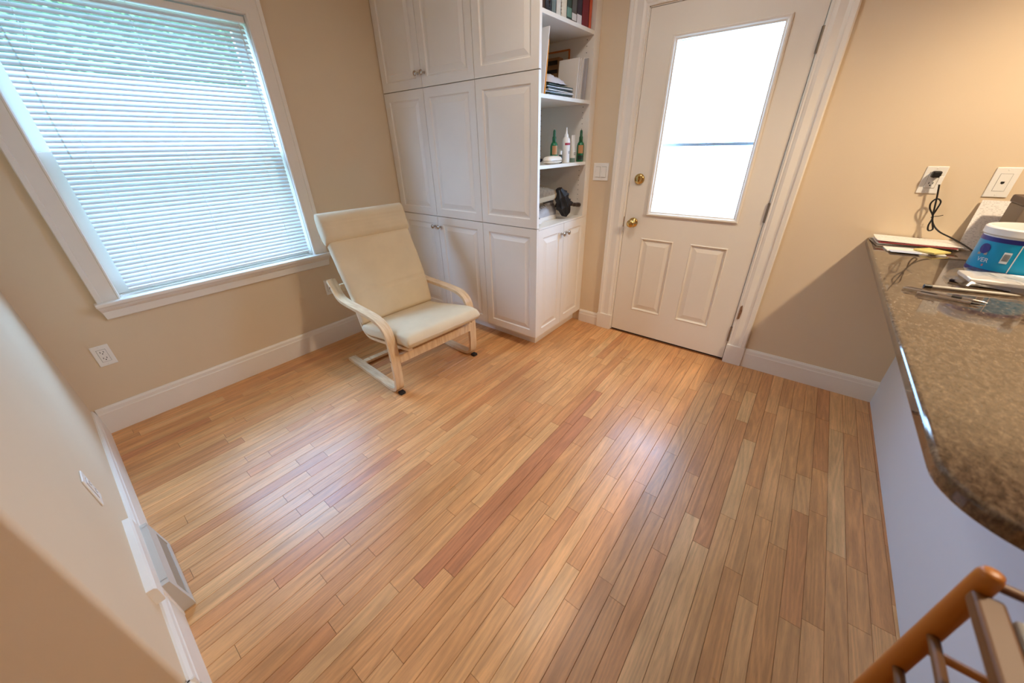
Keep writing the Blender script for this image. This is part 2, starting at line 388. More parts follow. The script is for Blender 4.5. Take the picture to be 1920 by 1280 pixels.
while y > YP-0.02-PW:
    x = 0.004 - random.uniform(0, 0.7); carry = None
    while x < L:
        ln = random.choice([random.uniform(.22, .5), random.uniform(.35, .75), random.uniform(.5, 1.15)])
        x0, x1 = max(x, 0.002), min(x+ln, L-0.002)
        if carry is not None: x0 = min(x0, carry); carry = None
        if L - x1 < 0.12: x1 = L-0.002
        x = x+ln if x1 < L-0.01 else L+1
        if x1-x0 < 0.06: x = x0-.002 if x0 < .05 else x; carry = x0; continue
        if x0 > 2.25 and y > -1.28: continue
        col = pick()
        for (dx, dy) in DARK:
            if x0 < dx < x1 and y < dy < y+PW: col = rgb(198, 132, 88)
        px = 0
        for fx in (0.15, 0.5, 0.85):
            q = project(x0+(x1-x0)*fx, y+PW/2, 0)
            if q and -20 < q[0] < 1940 and -20 < q[1] < 1300: px += (x1-x0)/q[2]**2
        planks.append((px, x0, x1, y, col))
    y -= PW; row += 1
planks.sort(key=lambda p: -p[0])
rest = MB(); e0 = 0.011
for i, (px, x0, x1, y, col) in enumerate(planks):
    if i < 300:
        o = bpy.data.objects.new('plank', pm); COL.objects.link(o); o.parent = fl
        o.location = (x0+GAP/2, y, 0); o.scale = (x1-x0-GAP, 1, 1); o.color = col
    else:
        rest.box(x0+GAP/2, x1-GAP/2, y+GAP/2, y+PW-GAP/2, -.011, 0)
y = YP-0.02-PW*2
while y > KY+PW:                         # the kitchen side, behind the camera
    x = KX+0.002
    while x < L-0.3:
        x1 = min(x+random.uniform(.4, 1.2), L); rest.box(x+GAP/2, x1-GAP/2, y+GAP/2, y+PW-GAP/2, -.011, 0); x = x1
    y -= PW
y = YC-PW*2
while y > YP-PW*2:
    rest.box(KX+.002, -0.7, y, y+PW-GAP, -.011, 0); rest.box(-0.699, -0.001, y, y+PW-GAP, -.011, 0); y -= PW
ro = rest.build('plank_remainder', OAK, fl); ro['kind'] = 'stuff'; ro.color = rgb(206, 150, 94)

# ------------------------------------------------------------------ window
win = Thing('window_1', (0.85, 0.0, WZ0), 'white double-hung window with wide casing and sill', None, kind='structure')
CW = 0.094
# casing profile: (distance from the opening, out of the wall), a bead inside and a back band outside
WP = [(.002, 0), (.002, .017), (.006, .021), (.012, .021), (.014, .018), (CW-.024, .018), (CW-.021, .025), (CW-.003, .027), (CW, .023), (CW, 0)]
win.part('casing', MB().prism(WP, lambda p: (WX0-p[0], -p[1], .708), lambda p: (WX0-p[0], -p[1], WZ1+p[0])), TRIM)
win.part('casing', MB().prism(WP, lambda p: (WX1+p[0], -p[1], .708), lambda p: (WX1+p[0], -p[1], WZ1+p[0])), TRIM)
win.part('casing', MB().prism(WP, lambda p: (WX0-p[0], -p[1], WZ1+p[0]), lambda p: (WX1+p[0], -p[1], WZ1+p[0])), TRIM)
win.part('stool', MB().prism([(WX0-CW-.012, -.055), (WX1+CW+.012, -.055), (WX1+CW+.012, 0), (WX1, 0), (WX1, .055), (WX0, .055), (WX0, 0), (WX0-CW-.012, 0)], lambda p: (p[0], p[1], .686), lambda p: (p[0], p[1], .708)), TRIM, bevel=0.006, seg=3)
ap = [(0, .686), (-.034, .686), (-.034, .672), (-.026, .660), (-.02, .656), (-.02, .618), (-.012, .612), (0, .612)]
win.part('apron', MB().prism(ap, lambda p: (WX0-CW+0.004-max(0, p[1]-.64)*0.3, p[0], p[1]), lambda p: (WX1+CW-0.004+max(0, p[1]-.64)*0.3, p[0], p[1])), TRIM)
# jambs
win.part('jamb', MB().box(WX0-.013, WX0, .0005, T_, WZ0-.013, WZ1+.013).box(WX1, WX1+.013, .0005, T_, WZ0-.013, WZ1+.013).box(WX0, WX1, .0005, T_, WZ1, WZ1+.013), TRIM)
win.part('sub_sill', MB().box(WX0, WX1, .056, T_+.03, WZ0-.013, WZ0+.011), TRIM)
MZ = 1.37
def sash(name, y0, y1, z0, z1, rb, rtp):
    st = 0.048; x0, x1 = WX0+0.001, WX1-0.001
    mb = MB().box(x0, x0+st, y0, y1, z0, z1).box(x1-st, x1, y0, y1, z0, z1).box(x0+st, x1-st, y0, y1, z0, z0+rb).box(x0+st, x1-st, y0, y1, z1-rtp, z1)
    o = win.part(name, mb, TRIM, bevel=0.002)
    win.part('pane', MB().box(x0+st, x1-st, (y0+y1)/2-.002, (y0+y1)/2+.002, z0+rb, z1-rtp), GLASSP, parent=o)
    return o
sash('lower_sash', 0.062, 0.094, WZ0+0.012, MZ+0.02, 0.062, 0.036)
sash('upper_sash', 0.096, 0.128, MZ-0.016, WZ1-0.006, 0.036, 0.05)

# ------------------------------------------------------------------ venetian blind
bl = Thing('venetian_blind', (0.868, 0.028, 1.99), 'white mini venetian blind with tilted slats hanging in the window', 'blind')
BX0, BX1 = 0.384, 1.352; BY = 0.028
bl.part('head_rail', MB().box(WX0+0.004, WX1-0.004, BY-0.02, BY+0.02, 1.996, 2.024), BLINDW, bevel=0.002)
tilt = math.radians(50); SW = 0.0255; pitchz = 0.02186
cs = []
for i in range(7):
    t = i/6-.5; cs.append((t*SW, 0.0022*(1-(2*t)**2)))
def slat_mesh():
    rows = []
    for x in (0, BX1-BX0):
        r = []
        for (a, h) in cs:
            # a<0 room edge (low), a>0 outer edge (high); h crowns away along the slat normal
            yy = a*math.cos(tilt) - h*math.sin(tilt); zz = a*math.sin(tilt) + h*math.cos(tilt)
            r.append((x, yy, zz))
        rows.append(r)
    me = MB().grid(rows).mesh('slat', True); me.materials.append(SLAT); return me
sm = slat_mesh()
nsl = 57; ztop = 1.979
for i in range(nsl):
    o = bpy.data.objects.new('slat', sm); COL.objects.link(o); adopt(bl.root, o)
    o.location = (BX0, BY+random.uniform(-.0004, .0004), ztop-i*pitchz)
    o.rotation_euler = (random.uniform(-.02, .02), random.uniform(-.0006, .0006), 0)
zb = ztop-nsl*pitchz
bl.part('bottom_rail', MB().box(BX0, BX1, BY-0.012, BY+0.012, zb-0.004, zb+0.006), BLINDW, bevel=0.002)
for cx in (BX0+0.11, (BX0+BX1)/2, BX1-0.11):
    cmb = MB()
    yo = SW/2*math.cos(tilt)+0.001
    cmb.tube([(cx, BY-yo, 1.996), (cx, BY-yo, zb)], 0.0007, 4); cmb.tube([(cx, BY+yo, 1.996), (cx, BY+yo, zb)], 0.0007, 4)
    bl.part('ladder_cord', cmb, CORDW)
bl.part('tilt_wand', MB().tube([(BX0+0.055, BY-0.024, 1.995), (BX0+0.052, BY-0.03, 1.9), (BX0+0.05, BY-0.03, 1.36)], 0.0035, 6), glass('clear_wand', (.92, .95, .96, 1), .25, .1))
bl.part('lift_cord', MB().tube([(BX1-0.03, BY-0.022, 1.995), (BX1-0.031, BY-0.024, 1.42)], 0.0011, 4).tube([(BX1-0.024, BY-0.022, 1.995), (BX1-0.029, BY-0.024, 1.42)], 0.0011, 4)
        .lathe([(0.001, 0.02), (0.004, 0.012), (0.006, -0.01), (0.001, -0.012)], (BX1-0.03, BY-0.024, 1.405), (0, 0, 1), 8), CORDW)

# ------------------------------------------------------------------ entry door
trim = Thing('trim_1', (L, -2.13, 0), 'white moulded casing around the entry door', None, kind='structure')
def cas_prof(w_): # (across from inner edge, out of wall)
    return [(0, 0), (0, .010), (.006, .013), (.012, .011), (.018, .015), (.030, .019), (w_-.045, .014), (w_-.030, .018), (w_-.026, .024), (w_-.006, .026), (w_, .020), (w_, 0)]
def casing(y_in, sgn, z0, z1, w_):
    return MB().prism(cas_prof(w_), lambda p: (L-p[1], y_in+sgn*p[0], z0), lambda p: (L-p[1], y_in+sgn*p[0], z1+p[0]))
trim.part('casing', casing(DY0, 1, 0.128, DZ1+0.002, 0.117), TRIM)
trim.part('casing', casing(DY1, -1, 0.138, DZ1+0.002, 0.106), TRIM)
trim.part('casing', MB().prism(cas_prof(0.11), lambda p: (L-p[1], DY0+p[0]*1.06, DZ1+.002+p[0]), lambda p: (L-p[1], DY1-p[0], DZ1+.002+p[0])), TRIM)
trim.part('plinth_block', MB().box(L-.027, L, DY0-.002, DY0+.119, 0, .128), TRIM, bevel=.002)
trim.part('plinth_block', MB().box(L-.027, L, DY1-.108, DY1+.002, 0, .138), TRIM, bevel=.002)
trim.part('jamb', MB().box(L-0.001, L+T_, DY0-.006, DY0+.001, 0, DZ1).box(L-0.001, L+T_, DY1-.001, DY1+.005, 0, DZ1).box(L-0.001, L+T_, DY1, DY0, DZ1-.004, DZ1)
          .box(L+.05, L+.066, DY0-.02, DY0-.006, 0, DZ1).box(L+.05, L+.066, DY1+.004, DY1+.018, 0, DZ1), TRIM)
trim.part('scuff_mark', MB().prism([(-2.566, .33), (-2.580, .335), (-2.583, .39), (-2.577, .43), (-2.568, .42)], lambda p: (L-.0165, p[0], p[1]), lambda p: (L-.0195, p[0], p[1])), SCUFF, label='scraped paint showing bare wood')

dr = Thing('door_1', (L, -2.13, 0), 'white half-glass entry door with two raised panels and brass locks', None, kind='structure')
sy0, sy1, sz0, sz1 = -1.7085, -2.5495, 0.014, 2.043; DX = L+0.001; DT = 0.044
gy0, gy1, gz0, gz1 = -1.870, -2.408, 0.938, 1.893    # cut for the lite
PA = [(-1.848, -2.072), (-2.182, -2.408)]; pz0, pz1 = 0.215, 0.77
mb = MB()
ys = [sy1, gy1, gy0, sy0]
mb.box(DX, DX+DT, sy1, sy0, gz1, sz1).box(DX, DX+DT, sy1, gy1, gz0, gz1).box(DX, DX+DT, gy0, sy0, gz0, gz1).box(DX, DX+DT, sy1, sy0, pz1, gz0).box(DX, DX+DT, sy1, sy0, sz0, pz0)
mb.box(DX, DX+DT, PA[0][0], sy0, pz0, pz1).box(DX, DX+DT, PA[1][0], PA[0][1], pz0, pz1).box(DX, DX+DT, sy1, PA[1][1], pz0, pz1)
slab = dr.part('slab', mb, DOORW)
def ring_panel(u0, u1, v0, v1, rings, f):
    """nested rectangles: rings = (inset, depth)"""
    m_ = MB(); rows = []
    for ins, d in rings:
        rows.append([f(u0+ins, v0+ins, d), f(u1-ins, v0+ins, d), f(u1-ins, v1-ins, d), f(u0+ins, v1-ins, d)])
    m_.grid(rows, True); n = len(m_.v); m_.f.append((n-4, n-3, n-2, n-1)); return m_
for (a, c) in PA:
    dr.part('raised_panel', ring_panel(c, a, pz0, pz1, [(0, 0.0), (0.006, -.004), (0.014, .009), (0.020, .009), (0.046, .001), (0.049, 0.0)], lambda u, v, d: (DX+d, u, v)), DOORW)
def frame_mb(y0, y1, z0, z1, w_, prof):
    """picture-frame moulding in the plane x: prof = (inset from outer edge, out)"""
    rows = []
    for ins, d in prof:
        rows.append([(DX-d, y0-ins, z0+ins), (DX-d, y1+ins, z0+ins), (DX-d, y1+ins, z1-ins), (DX-d, y0-ins, z1-ins)])
    return MB().grid(rows, True)
lf = dr.part('lite_frame', frame_mb(-1.858, -2.420, .926, 1.905, .03, [(0, -.001), (0, .010), (.006, .015), (.014, .013), (.020, .007), (.028, .004), (.028, -.02)]), DOORW)
dr.part('pane', MB().box(DX+.018, DX+.024, gy1, gy0, gz0, gz1), GLASSP, parent=lf)
dr.part('sweep', MB().box(DX+.004, DX+.04, sy1+.005, sy0-.005, .002, .014), RUBBER)
dr.part('threshold', MB().box(L-.01, L+.2, DY1, DY0, -.005, .003), mat('threshold_wood', rgb(120, 74, 40), .5))
# hinges
for z0, z1 in ((1.731, 1.835), (.945, 1.052), (.155, .262)):
    h = dr.part('hinge', MB().tube([(L-.006, -2.5535, z0), (L-.006, -2.5535, z1)], .0065, 10).box(L-.0015, L+.001, -2.5535, -2.545, z0, z1), STEEL)
# knob
def knob(y, z):
    k = dr.part('door_knob', MB().lathe([(0.0, 0), (.033, 0), (.033, .004), (.026, .009), (.013, .013), (.011, .026), (.017, .033), (.025, .042), (.0275, .052), (.0245, .062), (.016, .067), (.0, .068)], (DX, y, z), (-1, 0, 0), 28), BRASS, smooth=True)
    dr.part('thumb_turn', MB().lathe([(0, 0), (.010, 0), (.010, .002), (.007, .004), (0, .004)], (DX-.067, y, z), (-1, 0, 0), 16).box(DX-.078, DX-.07, y-.0015, y+.0015, z-.006, z+.006), BRASS, parent=k)
knob(-1.772, .87)
db = dr.part('deadbolt', MB().lathe([(0, 0), (.034, 0), (.034, .005), (.029, .013), (.022, .016), (0, .016)], (DX, -1.775, 1.155), (-1, 0, 0), 28), BRASS, smooth=True)
dr.part('deadbolt_turn', MB().box(DX-.036, DX-.014, -1.7785, -1.7715, 1.139, 1.171).lathe([(0, 0), (.008, 0), (.008, .012), (0, .012)], (DX-.012, -1.775, 1.155), (-1, 0, 0), 14), BRASS, bevel=.002, parent=db)
dr.part('strike_plate', MB().box(L-.0035, L+.001, -1.704, -1.694, .835, .905), mat('worn_strike', rgb(120, 84, 52), .6, .4))

# storm door beyond the glass
sd = Thing('door_2', (L+.15, -2.13, 0), 'storm door with a pale frame, crossbar and perforated lower screen', None, kind='structure')
X = L+.155
f_ = MB().box(X, X+.03, DY0-.085, DY0, 0, DZ1).box(X, X+.03, DY1, DY1+.085, 0, DZ1).box(X, X+.03, DY1, DY0, 1.94, DZ1).box(X, X+.03, DY1, DY0, 0, .5)
sd.part('frame', f_, mat('storm_white', rgb(220, 226, 232), .4))
sd.part('crossbar', MB().box(X-.004, X+.03, DY1+.085, DY0-.085, 1.345, 1.362), ALU)
sd.part('closer_bracket', MB().box(X-.02, X, -1.93, -1.80, 1.895, 1.925), ALU)
mm = MB()
yy0, yy1, zz0, zz1 = DY1+.085, DY0-.085, .5, 1.345
st = .0135
n_ = int((yy1-yy0+zz1-zz0)/st)
for i in range(1, n_):
    for sg in (1, -1):
        c = i*st                    # line: (y-yy0) + (z-zz0) = c  (or mirrored)
        a0 = max(0, c-(zz1-zz0)); a1 = min(c, yy1-yy0)
        if a1-a0 < .005: continue
        P0 = (a0, c-a0); P1 = (a1, c-a1)
        if sg < 0: P0 = (yy1-yy0-P0[0], P0[1]); P1 = (yy1-yy0-P1[0], P1[1])
        w2 = .00045
        mm.add([(X+.012, yy0+P0[0], zz0+P0[1]-w2), (X+.012, yy0+P1[0], zz0+P1[1]-w2), (X+.012, yy0+P1[0], zz0+P1[1]+w2), (X+.012, yy0+P0[0], zz0+P0[1]+w2)], [(0, 1, 2, 3)])
so = sd.part('screen_mesh', mm, mat('screen_wire', rgb(170, 178, 190), .5)); so['kind'] = 'stuff'

# ------------------------------------------------------------------ cabinets
XC = 2.179; YD = -1.404; CT = 2.36
RINGS = [(0, 0), (.002, .0), (.054, 0), (.060, .006), (.068, .0065), (.094, .0005), (.097, -.0005)]
def door_leaf_x(thing, name, y0, y1, z0, z1):     # faces -x, y0>y1
    mbx = ring_panel(y1, y0, z0, z1, RINGS, lambda u, v, d: (XC+d, u, v))
    mbx.box(XC+.0067, XC+.0198, y1+.0006, y0-.0006, z0+.0006, z1-.0006)
    # rim from face to slab
    rows = [[(XC, y1, z0), (XC, y0, z0), (XC, y0, z1), (XC, y1, z1)], [(XC+.02, y1, z0), (XC+.02, y0, z0), (XC+.02, y0, z1), (XC+.02, y1, z1)]]
    mbx.grid(rows, True)
    return thing.part(name, mbx, CABW)
def door_leaf_y(thing, name, x0, x1, z0, z1):
    mbx = ring_panel(x0, x1, z0, z1, RINGS, lambda u, v, d: (u, YD+d, v))
    mbx.box(x0+.0006, x1-.0006, YD+.0067, YD+.0198, z0+.0006, z1-.0006)
    rows = [[(x0, YD, z0), (x1, YD, z0), (x1, YD, z1), (x0, YD, z1)], [(x0, YD+.02, z0), (x1, YD+.02, z0), (x1, YD+.02, z1), (x0, YD+.02, z1)]]
    mbx.grid(rows, True)
    return thing.part(name, mbx, CABW)
KN = [(0, 0), (.008, 0), (.006, .006), (.005, .014), (.009, .019), (.0145, .023), (.016, .027), (.0135, .031), (.006, .033), (0, .033)]
tc_ = Thing('tall_cabinet', (2.5, -.47, 0), 'white floor-to-ceiling cabinet with six raised-panel doors behind the armchair', 'cabinet')
Y2 = -.9335
tc_.part('body', MB().box(XC+.021, L-.001, Y2+.002, -.002, .10, CT), CABW)
tc_.part('toe_kick', MB().box(XC+.093, L-.001, Y2, -.017, 0, .10), CABW)
TIERS = [(.105, .8935), (.8985, 1.7235), (1.7285, CT)]
leaves = [[door_leaf_x(tc_, 'door', y0, y1, z0, z1) for (y0, y1) in ((-.008, -.4515), (-.4555, -.9325))] for (z0, z1) in TIERS]
for (y_, z_, ti, cl) in ((-.420, 1.806, 2, 0), (-.486, 1.806, 2, 1), (-.412, .817, 0, 0), (-.478, .817, 0, 1)):
    tc_.part('knob', MB().lathe(KN, (XC, y_, z_), (-1, 0, 0), 18), NICKEL, smooth=True, parent=leaves[ti][cl], label='round nickel knob')
sc_ = Thing('shelf_cabinet', (2.5, -1.17, 0), 'white end cabinet with open shelves above a pair of small doors', 'cabinet')
IX0, IX1 = 2.203, 2.778; YB = -.955
sc_.part('side_board', MB().box(XC+.0195, IX0, YD+.001, Y2-.002, .897, CT).box(XC+.0195, IX0, YD+.022, Y2-.002, .12, .885), CABW)
sc_.part('side_board', MB().box(IX1, 2.832, YD, Y2-.002, .897, CT).box(IX1, 2.832, YD+.022, Y2-.002, .10, .885), CABW)
sc_.part('filler', MB().box(2.833, L-.001, YD+.004, Y2-.002, .10, CT), CABW)
sc_.part('back_board', MB().box(IX0, IX1, YB, Y2-.002, .12, CT), SHELFW)
sc_.part('toe_kick', MB().box(XC+.093, L-.001, YD+.068, Y2-.002, 0, .10), CABW)
sc_.part('base_board', MB().box(XC+.021, IX1-.0005, YD+.022, Y2-.002, .10, .1195), CABW)
for (z0, z1) in TIERS:
    door_leaf_x(sc_, 'side_panel', -.9365, YD, z0, z1)
for x_, leaf in ((2.484, door_leaf_y(sc_, 'door', XC+.0208, 2.5145, .105, .883)), (2.551, door_leaf_y(sc_, 'door', 2.5185, 2.830, .105, .883))):
    sc_.part('knob', MB().lathe(KN, (x_, YD, .815), (0, -1, 0), 18), NICKEL, smooth=True, parent=leaf, label='round nickel knob')
sc_.part('shelf', MB().box(XC+.0205, 2.832, YD-.002, YB, .8855, .8965), SHELFW)
SH = [1.262, 1.621, 1.978]
for z in SH: sc_.part('shelf', MB().box(IX0+.001, IX1-.001, YD+.003, YB, z-.02, z), SHELFW, bevel=.0015)
sc_.part('top_board', MB().box(XC+.021, 2.832, YD, Y2-.002, CT-.02, CT), CABW)
pins = MB()
for k in range(44):
    for yy in (YD+.05, YB-.06):
        pins.lathe([(0, 0), (.0028, 0), (0, .0006)], (IX1, yy, .98+k*.032), (-1, 0, 0), 6)
po = sc_.part('pin_hole', pins, SLOT); po['kind'] = 'stuff'
#@@SPLIT

# ------------------------------------------------------------------ armchair
AO = Vector((1.207, -1.042, 0)); aa = math.radians(-4.0)
AR = Vector((math.cos(aa), math.sin(aa), 0)); AB = Vector((-math.sin(aa), math.cos(aa), 0))
def W(s_, b_, z_): return AO + AR*s_ + AB*b_ + Vector((0, 0, z_))
ch = Thing('armchair', tuple(W(.33, .33, 0)), 'bentwood cantilever armchair with a cream canvas cushion and headrest', 'chair')
def ribbon(path, th, s0, s1):
    P = [Vector((p[0], p[1])) for p in path]; k = len(P); rows = [[], [], [], []]
    for i in range(k):
        t = (P[min(i+1, k-1)]-P[max(i-1, 0)]).normalized(); n = Vector((-t.y, t.x))*th/2
        o_, i_ = P[i]+n, P[i]-n
        rows[0].append(W(s0, o_.x, o_.y)); rows[1].append(W(s1, o_.x, o_.y)); rows[2].append(W(s1, i_.x, i_.y)); rows[3].append(W(s0, i_.x, i_.y))
    g = MB(); vs = [p for i in range(k) for p in (rows[0][i], rows[1][i], rows[2][i], rows[3][i])]
    fs = [(i*4+j, i*4+(j+1) % 4, (i+1)*4+(j+1) % 4, (i+1)*4+j) for i in range(k-1) for j in range(4)] + [(0, 1, 2, 3), (k*4-1, k*4-2, k*4-3, k*4-4)]
    return g.add(vs, fs)
loop = catmull([(.675, .612, 0), (.625, .555, 0), (.585, .515, 0), (.52, .497, 0), (.40, .494, 0), (.27, .493, 0), (.15, .488, 0), (.085, .474, 0), (.035, .438, 0), (.012, .37, 0), (.007, .28, 0), (.008, .17, 0), (.013, .085, 0), (.03, .04, 0), (.075, .018, 0), (.14, .0145, 0), (.40, .0135, 0), (.665, .0135, 0)], 5)
for s0 in (-.008, .613):
    ch.part('arm_loop', ribbon(loop, .021, s0, s0+.055), BIRCH, angle=50)
back_path = catmull([(-.085, .338, 0), (.05, .312, 0), (.2, .285, 0), (.36, .26, 0), (.425, .264, 0), (.47, .298, 0), (.505, .39, 0), (.545, .52, 0), (.60, .65, 0), (.665, .80, 0), (.70, .92, 0), (.715, 1.0, 0)], 5)
for s0 in (.066, .566):
    ch.part('seat_rail', ribbon(back_path, .018, s0, s0+.03), BIRCH, angle=35)
def bar(b0, b1, z0, z1, s0, s1):
    m_ = MB(); vs = [W(s_, b_, z_) for z_ in (z0, z1) for b_ in (b0, b1) for s_ in (s0, s1)]
    return m_.add(vs, [(0,2,3,1), (4,5,7,6), (0,1,5,4), (2,6,7,3), (0,4,6,2), (1,3,7,5)])
ch.part('front_rail', bar(-.006, .012, .222, .280, .047, .613), BIRCH, bevel=.003)
ch.part('rear_runner_bar', bar(.50, .545, .013, .033, .047, .613), BIRCH, bevel=.003)
ch.part('rear_arm_bar', bar(.615, .635, .535, .585, .047, .613), BIRCH, bevel=.003)
ch.part('top_bar', bar(.700, .716, .93, .99, .09, .58), BIRCH, bevel=.003)
ch.part('under_seat_bar', bar(.08, .12, .285, .302, .09, .58), BIRCH, bevel=.003)
for s0 in (.024, .645):
    ch.part('rubber_foot', bar(-.006, .03, 0.0, .018, s0-.018, s0+.018), RUBBER, bevel=.004)
for (s_, b_, z_) in ((-.008, .012, .25), (-.008, .645, .572), (.668, .012, .25)):
    d = AR if s_ < 0.3 else -AR
    ch.part('bolt', MB().lathe([(0, 0), (.006, 0), (.006, .003), (0, .003)], W(s_, b_, z_)-d*.002, d, 10), NICKEL)
def cushion(path, s0, s1, hf, seed=0, taper=None, nr=40, px=9, py=2.6, wr=0.002):
    P = [Vector((p[0], p[1])) for p in path]; k = len(P); rnd = random.Random(seed); rows = []
    ph = [rnd.uniform(0, 6.28) for _ in range(6)]
    tot = sum((P[i+1]-P[i]).length for i in range(k-1)); acc = 0
    for i in range(k):
        if i: acc += (P[i]-P[i-1]).length
        t = (P[min(i+1, k-1)]-P[max(i-1, 0)]).normalized(); n = Vector((-t.y, t.x)); u_ = acc/tot
        h = hf(u_); ed = min(u_, 1-u_)*tot; Rr = hf(0.5)*0.9
        if ed < Rr: h = h*math.sqrt(max(0.03, 1-(1-ed/Rr)**2))
        sm = (s0+s1)/2; sw = (s1-s0)/2*(1.0 if taper is None else taper(u_)); r = []
        if ed < .03: sw *= 1-.012*(1-ed/.03)**2
        for j in range(nr):
            th_ = 2*PI*j/nr; c, s_ = math.cos(th_), math.sin(th_)
            lx_ = math.copysign(abs(c)**(2/px), c)*sw; hh = math.copysign(abs(s_)**(2/py), s_)*h
            wv = wr*(math.sin(lx_*37+ph[0]+u_*9)*math.sin(u_*23+ph[1]) + .6*math.sin(lx_*81+ph[2]-u_*31))
            hh += math.copysign(wv*min(1, ed/.05), s_)
            q = P[i]+n*hh; r.append(W(sm+lx_, q.x, q.y))
        rows.append(r)
    g = MB().grid(rows, True); n_ = len(g.v)
    g.f.append(tuple(range(nr-1, -1, -1))); g.f.append(tuple(range(n_-nr, n_)))
    return g
seat_p = catmull([(.455, .305, 0), (.30, .326, 0), (.10, .366, 0), (-.04, .389, 0), (-.125, .385, 0)], 8)
ch.part('seat_cushion', cushion(seat_p, .052, .612, lambda u: .043, 3, px=14, py=3.5, wr=.0022), CUSH, smooth=True)
bp_ = catmull([(.428, .345, 0), (.455, .45, 0), (.49, .55, 0), (.545, .67, 0), (.60, .785, 0), (.635, .865, 0)], 9)
ch.part('back_cushion', cushion(bp_, .040, .624, lambda u: .036*(1-.22*math.exp(-((u-.36)/.012)**2)), 5, px=14, py=3.0, wr=.002, taper=lambda u: .955+.045*min(1, u*1.6)), CUSH, smooth=True)
hp = catmull([(.628, .838, 0), (.652, .905, 0), (.670, .965, 0), (.678, 1.028, 0)], 8)
ch.part('headrest', cushion(hp, .028, .634, lambda u: .054-.008*(2*u-1)**2, 8, px=16, py=3.4, wr=.003), CUSH, smooth=True)

# ------------------------------------------------------------------ wall plates
def plate_frame(wall, c):
    """returns f(u right, v up, d out) in world space for a plate centred at c"""
    if wall == 'window': return lambda u, v, d: (c[0]+u, c[1]-d, c[2]+v)
    if wall == 'door': return lambda u, v, d: (c[0]-d, c[1]-u, c[2]+v)
    return lambda u, v, d: (c[0]+d, c[1]+u, c[2]+v)
def pbox(f, u0, u1, v0, v1, d0, d1):
    vs = [f(u, v, d) for v in (v0, v1) for d in (d0, d1) for u in (u0, u1)]
    return MB().add(vs, [(0,2,3,1), (4,5,7,6), (0,1,5,4), (2,6,7,3), (0,4,6,2), (1,3,7,5)])
def plate_base(t, f, w_, h_):
    t.part('plate', pbox(f, -w_/2, w_/2, -h_/2, h_/2, 0, .005), PLATEW, bevel=.0025)
def screw(t, f, u, v):
    o = f(u, v, .005); d = Vector(f(u, v, .006))-Vector(o)
    t.part('screw', MB().lathe([(0, 0), (.0033, 0), (.0025, .0012), (0, .0012)], o, d, 10), PLATEW)
def outlet(name, wall, c, label):
    t = Thing(name, c, label, 'outlet'); f = plate_frame(wall, c); plate_base(t, f, .070, .1145)
    rc = t.part('receptacle', pbox(f, -.0168, .0168, -.0335, .0335, .004, .0072), PLATEW, bevel=.001)
    t.part('gap_line', pbox(f, -.0178, .0178, -.0345, .0345, .0045, .0055), mat('plate_gap', rgb(120, 112, 100), .8))
    for v0 in (.017, -.017):
        for u in (-.0064, .0064): t.part('slot', pbox(f, u-.0012, u+.0012, v0+.000, v0+.0085, .0065, .0075), SLOT, parent=rc)
        o = f(0, v0-.0055, .0066); d = Vector(f(0, 0, 1))-Vector(f(0, 0, 0))
        t.part('slot', MB().lathe([(0, 0), (.0026, 0), (.0026, .0009), (0, .0009)], o, d, 10), SLOT, parent=rc)
    screw(t, f, 0, .0485); screw(t, f, 0, -.0485); return t
outlet('wall_outlet', 'window', (.163, 0, .434), 'white wall outlet below the window sill near the wall corner')
outlet('wall_outlet', 'window', (1.413, 0, .445), 'white wall outlet half hidden behind the armchair arm')
outlet('wall_outlet', 'left', (0, -1.20, .445), 'white wall outlet above the floor register, seen edge-on')
outlet('wall_outlet', 'door', (L, -3.150, 1.193), 'white wall outlet above the counter with a black plug in it')
t = Thing('light_switch', (L, -1.488, 1.193), 'white double rocker light switch between cabinet and door', 'switch')
f = plate_frame('door', (L, -1.488, 1.193)); plate_base(t, f, .117, .1145)
for u in (-.023, .023):
    t.part('gap_line', pbox(f, u-.0176, u+.0176, -.0345, .0345, .0045, .0054), mat('plate_gap', rgb(120, 112, 100), .8))
    vs_ = [f(u-.0165, -.033, .004), f(u+.0165, -.033, .004), f(u+.0165, .033, .004), f(u-.0165, .033, .004),
           f(u-.0165, -.033, .0105), f(u+.0165, -.033, .0105), f(u+.0165, 0, .0065), f(u-.0165, 0, .0065), f(u+.0165, .033, .008), f(u-.0165, .033, .008)]
    t.part('rocker', MB().add(vs_, [(0, 1, 5, 4), (4, 5, 6, 7), (7, 6, 8, 9), (3, 9, 8, 2), (0, 4, 7, 9, 3), (1, 2, 8, 6, 5)]), PLATEW)
    screw(t, f, u, .0485); screw(t, f, u, -.0485)
pj = (L, -3.362, 1.190)
t = Thing('phone_jack', pj, 'white telephone jack plate above the leaning paper', 'jack')
f = plate_frame('door', pj); plate_base(t, f, .072, .118)
t.part('gap_line', pbox(f, -.0178, .0178, -.0345, .0345, .0045, .0054), mat('plate_gap', rgb(120, 112, 100), .8))
t.part('insert', pbox(f, -.0168, .0168, -.0335, .0335, .004, .0062), PLATEW)
t.part('socket', pbox(f, -.0055, .0055, -.004, .004, .0058, .0066).add([f(-.0025, -.0065, .0066), f(.0025, -.0065, .0066), f(.0025, -.004, .0066), f(-.0025, -.004, .0066)], [(0, 1, 2, 3)]), SLOT)
screw(t, f, 0, .0485); screw(t, f, 0, -.0485)

